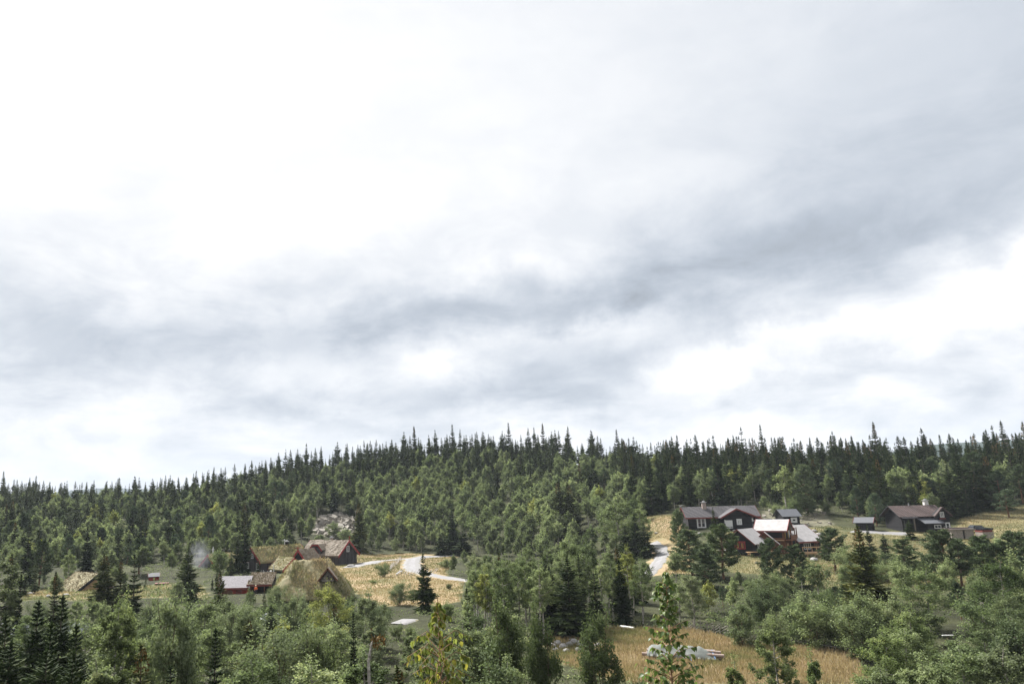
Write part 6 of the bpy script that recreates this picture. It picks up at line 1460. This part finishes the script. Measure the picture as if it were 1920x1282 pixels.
def pick(t):
    near = t['size'] > 62
    sp = t['sp']
    key = {'spruce': 'spruce_near' if near else 'spruce_far', 'birch': 'birch_near' if near else 'birch_far', 'aspen': 'aspen_far', 'pine': 'pine_near' if t['size'] > 55 else 'pine_far', 'willow': 'willow_near', 'shrub': 'shrub_near'}[sp]
    if t.get('stand'): key = 'stand_near'
    pool = POOL[key]
    if t['w']:           # the shape that fits the wanted width best
        want = t['w'] / 2 * t['y'] / F
        return min(pool, key=lambda q: abs(q['R'] * t['H'] / q['H'] * (1.15 if sp == 'birch' else 1) - want) + 0.25 * q['n'] * (0.12 if len(pool) > 3 else 0.05))
    return fr.choice(pool)
for t in objs:
    q = pick(t); q['n'] += 1
    s = t['H'] / q['H']
    sx = s
    if t['w']: sx = min(1.7, max(0.5, (t['w'] / 2 * t['y'] / F) / (q['R'] * s))) * s
    elif t['sp'] == 'spruce': sx = s * (fr.uniform(1.2, 1.6) if t['y'] < 90 else fr.uniform(0.75, 1.0))
    elif t['sp'] == 'birch' and t['y'] < 100 and not t.get('stand'): sx = s * fr.uniform(1.1, 1.4)
    else: sx = s * fr.uniform(0.9, 1.15)
    nm, cat = KIND[t['sp']]
    root = thing(nm, t['label'], cat, (t['x'], t['y'], t['z']), fr.uniform(0, 6.28), t['group'], (sx, sx, s))
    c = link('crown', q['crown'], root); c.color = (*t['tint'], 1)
    link('trunk', q['trunk'], root)
    if q['cones'] is not None and t['tint'] == OLV: link('cones', q['cones'], root, kind='stuff')

# the rest of the wood: one mass per kind, spread by geometry nodes
def arrays(me):
    v = np.empty(len(me.vertices) * 3, np.float32); me.vertices.foreach_get('co', v)
    q = np.empty(len(me.loops), np.int32); me.loops.foreach_get('vertex_index', q)
    a = me.attributes.get('tint'); tt_ = np.empty(len(me.polygons), np.float32)
    if a: a.data.foreach_get('value', tt_)
    return v.reshape(-1, 3), q.reshape(-1, 4), tt_
SRC = {}
for o in bpy.data.objects:
    if o.parent is not None and o.name.split('.')[0] in ('crown', 'trunk') and o.data.name not in SRC: SRC[o.data.name] = o
def wood(name, pool, trees, label):
    trees = [t for t in trees]
    if not trees: return
    me = bpy.data.meshes.new(name); k = len(trees)
    me.vertices.add(k); me.vertices.foreach_set('co', np.array([(t['x'], t['y'], t['z']) for t in trees], np.float32).ravel())
    var = [fr.randrange(len(pool)) for _ in trees]; rot = [(fr.gauss(0, 0.02), fr.gauss(0, 0.02), fr.uniform(0, 6.28)) for _ in trees]; scl = []
    for t, v in zip(trees, var):
        s = t['H'] / pool[v]['H']; sx = s * (fr.uniform(0.75, 1.0) if t['sp'] == 'spruce' else fr.uniform(0.9, 1.1)); scl.append((sx, sx, s))
    me.attributes.new('variant', 'INT', 'POINT').data.foreach_set('value', var)
    me.attributes.new('turn', 'FLOAT_VECTOR', 'POINT').data.foreach_set('vector', np.array(rot, np.float32).ravel())
    me.attributes.new('size', 'FLOAT_VECTOR', 'POINT').data.foreach_set('vector', np.array(scl, np.float32).ravel())
    o = link(name, me, kind='stuff', label=label)
    ng = bpy.data.node_groups.new(name + '_spread', 'GeometryNodeTree')
    ng.interface.new_socket('Geometry', in_out='INPUT', socket_type='NodeSocketGeometry'); ng.interface.new_socket('Geometry', in_out='OUTPUT', socket_type='NodeSocketGeometry')
    gi = ng.nodes.new('NodeGroupInput'); go_ = ng.nodes.new('NodeGroupOutput'); jn = ng.nodes.new('GeometryNodeJoinGeometry')
    def attr(nm, ty):
        n_ = ng.nodes.new('GeometryNodeInputNamedAttribute'); n_.data_type = ty; n_.inputs['Name'].default_value = nm; return n_.outputs['Attribute']
    mp = ng.nodes.new('GeometryNodeMeshToPoints'); ng.links.new(gi.outputs[0], mp.inputs['Mesh'])
    va, tu, si = attr('variant', 'INT'), attr('turn', 'FLOAT_VECTOR'), attr('size', 'FLOAT_VECTOR')
    for v, q in enumerate(pool):
        cm = ng.nodes.new('FunctionNodeCompare'); cm.data_type = 'INT'; cm.operation = 'EQUAL'
        ng.links.new(va, [s for s in cm.inputs if s.name == 'A' and s.type == 'INT'][0]); [s for s in cm.inputs if s.name == 'B' and s.type == 'INT'][0].default_value = v
        for part in ('crown', 'trunk'):
            src = SRC.get(q[part].name)
            if src is None: continue
            oi = ng.nodes.new('GeometryNodeObjectInfo'); oi.transform_space = 'ORIGINAL'; oi.inputs['Object'].default_value = src; oi.inputs['As Instance'].default_value = False
            ip = ng.nodes.new('GeometryNodeInstanceOnPoints')
            ng.links.new(mp.outputs[0], ip.inputs['Points']); ng.links.new(cm.outputs[0], ip.inputs['Selection']); ng.links.new(oi.outputs['Geometry'], ip.inputs['Instance'])
            ng.links.new(tu, ip.inputs['Rotation']); ng.links.new(si, ip.inputs['Scale'])
            ng.links.new(ip.outputs[0], jn.inputs[0])
    ng.links.new(jn.outputs[0], go_.inputs[0])
    md = o.modifiers.new('spread', 'NODES'); md.node_group = ng
wood('spruce_forest', POOL['spruce_far'], [t for t in rest if t['sp'] == 'spruce'], 'distant spruce trees filling the wooded hill behind the nearer ones')
wood('birch_forest', POOL['birch_far'], [t for t in rest if t['sp'] not in ('spruce', 'pine')], 'distant birch trees filling the wooded hill behind the nearer ones')
wood('pine_forest', POOL['pine_far'], [t for t in rest if t['sp'] == 'pine'], 'distant pine trees filling the wooded hill behind the nearer ones')
print('TREES', len(TREES), 'objs', len(objs), 'rest', len(rest), {sp: sum(t['sp'] == sp for t in objs) for sp in KIND})

# ------------------------------------------------------------------ near saplings whose leaves one can tell apart
def leaf_mesh(name, L, m, curl):
    """one ovate pointed leaf, folded along its midrib"""
    pr = [(0, 0), (0.12, 0.20), (0.34, 0.36), (0.62, 0.30), (0.86, 0.12), (1.0, 0.0)]
    v = []; f = []
    for k, (a, w_) in enumerate(pr):
        z = -curl * a * a
        for s in (-1, 0, 1): v.append((a * L, s * w_ * L, z * L + abs(s) * w_ * 0.35 * L))
    for k in range(5):
        for s in (0, 1): f.append((k * 3 + s, k * 3 + s + 1, k * 3 + 4 + s, k * 3 + 3 + s))
    return quad_mesh(name, v, M[m], np.full(len(f), 0.5), f)
M['sapleaf'] = leafmat('broad_sapling_leaf', [(0.0, (0.070, 0.110, 0.034)), (0.45, (0.130, 0.175, 0.055)), (0.8, (0.21, 0.25, 0.088)), (1.0, (0.28, 0.29, 0.10))], 0.42, 0.42, 0.5)
M['drooleaf'] = leafmat('drooping_sapling_leaf', [(0.0, (0.085, 0.115, 0.030)), (0.5, (0.155, 0.180, 0.045)), (0.85, (0.22, 0.24, 0.07)), (1.0, (0.30, 0.26, 0.05))], 0.42, 0.42, 0.5)
def sapling(name, label, px, pytop, pybot, Y, spread_px, n, L, leafm, stem_m, droop, profile, seed, lean=0.0):
    r_ = np.random.default_rng(seed)
    tp = P(px, pytop, Y); bt = P(px + lean, 1290, Y); x, y = bt[0], bt[1]; z = g1(x, y)
    root = thing(name, label, 'sapling', (x, y, z), 0)
    o = np.array([x, y, z]); top = tp - o; H = top[2]
    px2m = Y / F
    g = G(); kk = 9
    pts = [np.array([top[0] * (t ** 1.5) + 0.012 * math.sin(t * 9 + seed), 0.012 * math.cos(t * 7), -0.15 + (H + 0.15) * t]) for t in np.linspace(0, 1, kk)]
    g.tube(pts, np.linspace(0.016, 0.003, kk), 7); g.build('trunk', M[stem_m], root)
    zb = (P(px, pybot, Y) - o)[2]
    ms = [leaf_mesh('leaf', L * s, leafm, c) for s, c in ((1.0, 0.25), (0.85, 0.5), (1.15, 0.35), (0.95, 0.7))]
    twigs = G(); made = 0; leaves = []
    nb = int(n / 9)
    for b in range(nb):
        u = ((b + r_.uniform(0, 1)) / nb) ** 1.35                    # 0 bottom .. 1 top
        zz_ = zb - 0.1 + (H - zb + 0.05) * u
        rr = np.interp(u, [q[0] for q in profile], [q[1] for q in profile]) * spread_px * px2m * r_.uniform(0.45, 1.1)
        a = b * 2.4 + r_.uniform(-0.4, 0.4); d = np.array([math.cos(a), math.sin(a), 0])
        t = np.clip((zz_ + 0.15 - 0.35 * rr) / (H + 0.15), 0.02, 0.99); b0 = np.array([np.interp(t, np.linspace(0, 1, kk), [q[k] for q in pts]) for k in range(3)])
        e = b0 + d * rr + np.array([0, 0, 0.5 * rr * (1 if not droop else 0.9)])
        md = b0 + d * rr * 0.5 + np.array([0, 0, 0.33 * rr])
        if droop: e = e - np.array([0, 0, 0.35 * rr])
        twigs.tube([b0, md, e], [0.006, 0.004, 0.002], 5)
        m_ = 9 if rr > 0.06 else 5
        for k in range(m_):
            q = r_.uniform(0.25, 1.0) if rr > 0.06 else r_.uniform(0.4, 1.0)
            c = (b0 + (md - b0) * q * 2) if q < 0.5 else (md + (e - md) * (q - 0.5) * 2)
            yaw = a + r_.uniform(-1.5, 1.5) if rr > 0.06 else r_.uniform(0, 6.28)
            pitch = r_.uniform(-0.2, 0.9) + (0.75 if droop else 0.0)
            leaves.append((c, yaw, pitch, r_.uniform(-0.7, 0.7), int(r_.integers(0, 4)), r_.uniform(0.6, 1.15)))
    twigs.build('twigs', M[stem_m], root)
    from mathutils import Euler
    order = r_.permutation(len(leaves))
    restg = []
    for i, k in enumerate(order):
        c, yaw, pitch, roll, mi_, s = leaves[k]
        if i < 298:
            l = link('leaf', ms[mi_], root, Vector(c)); l.rotation_euler = (roll, pitch, yaw); l.scale = (s, s, s)
            w_ = r_.uniform(0.8, 1.2); l.color = (w_, w_, w_, 1)
        else: restg.append((c, yaw, pitch, roll, mi_, s))
    if restg:
        V_, Q_, T_, b0 = [], [], [], 0
        for c, yaw, pitch, roll, mi_, s in restg:
            v, q, tt_ = arrays(ms[mi_]); Mt = np.array(Euler((roll, pitch, yaw)).to_matrix())
            V_.append(v @ Mt.T * s + c); Q_.append(q + b0); b0 += len(v); T_.append(np.full(len(q), r_.uniform(0.05, 0.95)))
        link('leaves', quad_mesh('leaves', np.concatenate(V_), M[leafm], np.concatenate(T_), np.concatenate(Q_)), root, kind='stuff')
    return root
sapling('broadleaf_sapling', 'slender bright green sapling with big leaves standing in front of the log pile', 1250, 1062, 1282, 10.0, 66, 760, 0.07, 'sapleaf', 'pinktwig', False,
        [(0, 1.0), (0.28, 1.0), (0.38, 0.66), (0.45, 0.5), (0.54, 0.72), (0.62, 0.34), (0.75, 0.30), (0.85, 0.34), (0.93, 0.12), (1.0, 0.05)], 3)
sapling('drooping_sapling', 'yellow green sapling with drooping leaves in the centre foreground', 822, 1118, 1282, 10.5, 70, 560, 0.08, 'drooleaf', 'pinktwig', True,
        [(0, 0.6), (0.25, 0.9), (0.55, 1.0), (0.68, 0.85), (0.76, 0.4), (0.9, 0.25), (1.0, 0.05)], 8)
# bent birch trunk with withered leaves
p = P(697, 1288, 33); q = P(704, 1186, 33); zb = g1(p[0], p[1])
t = thing('dead_birch', 'dead crooked white birch trunk with withered brown leaves at the top', 'dead birch', (p[0], p[1], zb)); o = np.array([p[0], p[1], zb])
tp = [np.array([0, 0, -0.3])] + [P(a, b_, 33) - o for a, b_ in ((692, 1270), (691, 1240), (694, 1222), (697, 1205), (703, 1192))]
g = G(); g.tube(tp, [0.075, 0.062, 0.055, 0.048, 0.04, 0.02], 7); g.tube([P(695, 1212, 33) - o, P(690, 1206, 33) - o], [0.02, 0.008], 5); g.tube([P(691, 1228, 33) - o, P(684, 1220, 33) - o], [0.02, 0.006], 5); g.tube([P(698, 1202, 33) - o, P(712, 1194, 33) - o], [0.016, 0.006], 5); g.build('trunk', M['birch_bark'], t)
k = 90; rr_ = np.random.default_rng(4)
c = np.array([P(a, b_, 33 + rr_.uniform(-.3, .3)) - o for a, b_ in zip(rr_.uniform(694, 722, k), rr_.normal(1200, 7, k))]); ax = nrm(rnd_dirs(rr_, k) + np.array([0, 0, -1.0])); sd = nrm(np.cross(ax, rnd_dirs(rr_, k)))
link('withered_leaves', quad_mesh('withered_leaves', kites(c, ax, sd, np.full(k, 0.16), np.full(k, 0.08)), M['cone'], np.clip(rr_.uniform(0.2, 1, k), 0, 1)), t, kind='stuff')

# ------------------------------------------------------------------ grass and low growth
def scatter(poly, k, r_):
    lo, hi = poly.min(0), poly.max(0); out = []
    n_ = 0
    while n_ < k:
        p = r_.uniform(lo, hi, (k * 2, 2)); p = p[inside(p[:, 0], p[:, 1], poly)]
        out.append(p); n_ += len(p)
    return np.concatenate(out)[:k]
r_ = np.random.default_rng(21)
def meadow(name, polys, counts, L, W, bias):
    pts, TT, LL = [], [], []
    for poly, k, b in zip(polys, counts, bias):
        p = scatter(poly, k, r_)
        for q in ROADS:
            keep = np.ones(len(p), bool)
            for a in q[::2]: keep &= np.hypot(p[:, 0] - a[0], p[:, 1] - a[1]) > 3.2
            p = p[keep]
        keep = np.ones(len(p), bool)
        for a, b_, rr in HP: keep &= np.hypot(p[:, 0] - a, p[:, 1] - b_) > rr * 0.62
        p = p[keep]
        nz_ = np.sin(p[:, 0] * 0.23 + 1.4 * np.sin(p[:, 1] * 0.11)) * np.sin(p[:, 1] * 0.19 + 0.5) * 0.28 + np.sin(p[:, 0] * 0.9 + np.sin(p[:, 1])) * np.sin(p[:, 1] * 0.8) * 0.16
        pts.append(np.stack([p[:, 0], p[:, 1], gmesh(p[:, 0], p[:, 1]) - 0.03], 1)); TT.append(np.clip(b + nz_ + 0.16 * np.sin(p[:, 0] * 0.07 + 2.0 * np.sin(p[:, 1] * 0.05)) + r_.normal(0, 0.08, len(p)), 0, 1)); LL.append(r_.uniform(0.5, 1.1, len(p)) * L)
    pts, TT, LL = np.concatenate(pts), np.concatenate(TT), np.concatenate(LL)
    blades(name, pts, LL, np.full(len(pts), W), M['grass'], None, TT, 0.5, 6, label='long dry grass of the open meadows')
meadow('meadow_grass', [Z_FIELD], [34000], 0.65, 0.07, [0.60])
meadow('meadow_grass', [Z_FARM, Z_RIGHT, Z_RIGHT2, Z_LEFT], [34000, 12000, 34000, 8000], 0.42, 0.11, [0.47, 0.52, 0.38, 0.38])
# low leafy growth on open ground between the trees
k = 15000
c = []
for (xa, xb, ya, yb_, n_) in ((-90, 45, 40, 130, 6500), (40, 100, 60, 190, 7000), (-130, 60, 120, 240, 7000), (40, 150, 60, 130, 4000), (-200, 170, 215, 330, 8000)):
    c.append(np.stack([r_.uniform(xa, xb, n_), r_.uniform(ya, yb_, n_)], 1))
c = np.concatenate(c); keep = np.ones(len(c), bool)
for z in (Z_FIELD, Z_FARM, Z_RIGHT): keep &= ~inside(c[:, 0], c[:, 1], z)
for q in ROADS:
    for a in q[::2]: keep &= np.hypot(c[:, 0] - a[0], c[:, 1] - a[1]) > 4
for a, b_, rr in HP: keep &= np.hypot(c[:, 0] - a, c[:, 1] - b_) > rr * 0.8
keep &= (np.sin(c[:, 0] * 0.13) * np.sin(c[:, 1] * 0.11) + r_.normal(0, 0.5, len(c))) > 0.0
keep &= seg_dist(c[:, 0], c[:, 1], RIV) > 7
c = c[keep]; per = 12
cc = np.repeat(c, per, 0) + r_.normal(0, 0.35, (len(c) * per, 2)); hh = np.repeat(r_.uniform(0.15, 0.8, len(c)), per) * r_.uniform(0.1, 1, len(cc))
C3 = np.stack([cc[:, 0], cc[:, 1], gmesh(cc[:, 0], cc[:, 1]) + hh], 1); nn = nrm(rnd_dirs(r_, len(C3)) + np.array([0, 0, 0.7])); ax = nrm(np.cross(nn, rnd_dirs(r_, len(C3)))); ls = r_.uniform(0.14, 0.32, len(C3))
link('undergrowth', quad_mesh('undergrowth', kites(C3, ax, np.cross(nn, ax), ls, ls * 0.7), M['birch'], np.clip(np.repeat(r_.uniform(0, 0.8, len(c)), per) + r_.uniform(-0.2, 0.2, len(cc)), 0, 1)), kind='stuff', label='low leafy undergrowth between the trees')

# ------------------------------------------------------------------ air
def volume(name, density, col, noise=None):
    m = bpy.data.materials.new(name); m.use_nodes = True; m.node_tree.nodes.clear(); n = NT(m.node_tree)
    pv = n.new('ShaderNodeVolumePrincipled'); pv.inputs['Color'].default_value = (*col, 1); pv.inputs['Density'].default_value = density
    ou = n.new('ShaderNodeOutputMaterial'); n.l.new(pv.outputs[0], ou.inputs['Volume'])
    if noise: noise(n, pv)
    return m
if True:
    g = G(); g.box((0, 1500, 0), (13400, 10400, 2)); 
    xs = 6700
    hzb = G(); hzb.box((0, 1750, 118), (13400, 9900, 280)); hzb.build('haze', volume('thin_blue_air', 0.00009, (0.82, 0.90, 1.0)), kind='stuff')
def smoke_noise(n, pv):
    t = n.new('ShaderNodeTexCoord').outputs['Object']; ns = n.noise(t, 0.9, 4, 0.6).outputs['Fac']
    s = n.new('ShaderNodeVectorMath'); s.operation = 'LENGTH'; n.l.new(t, s.inputs[0])
    fall = n.m('SUBTRACT', 1.0, n.m('DIVIDE', s.outputs['Value'], 3.4), clamp=True)
    n.l.new(n.m('MULTIPLY', n.m('MULTIPLY', n.m('SUBTRACT', ns, 0.36, clamp=True), fall), 0.8), pv.inputs['Density'])
import bmesh
bm = bmesh.new(); bmesh.ops.create_icosphere(bm, subdivisions=3, radius=3.5)
me = bpy.data.meshes.new('smoke'); bm.to_mesh(me); bm.free(); me.materials.append(volume('pale_chimney_smoke', 0.2, (0.85, 0.88, 0.95), smoke_noise))
p = P(374, 1043, 219); o = link('smoke', me, loc=Vector(p), kind='stuff', label='thin pale smoke drifting beside the half hidden house')
o.scale = (1.0, 0.8, 1.5)
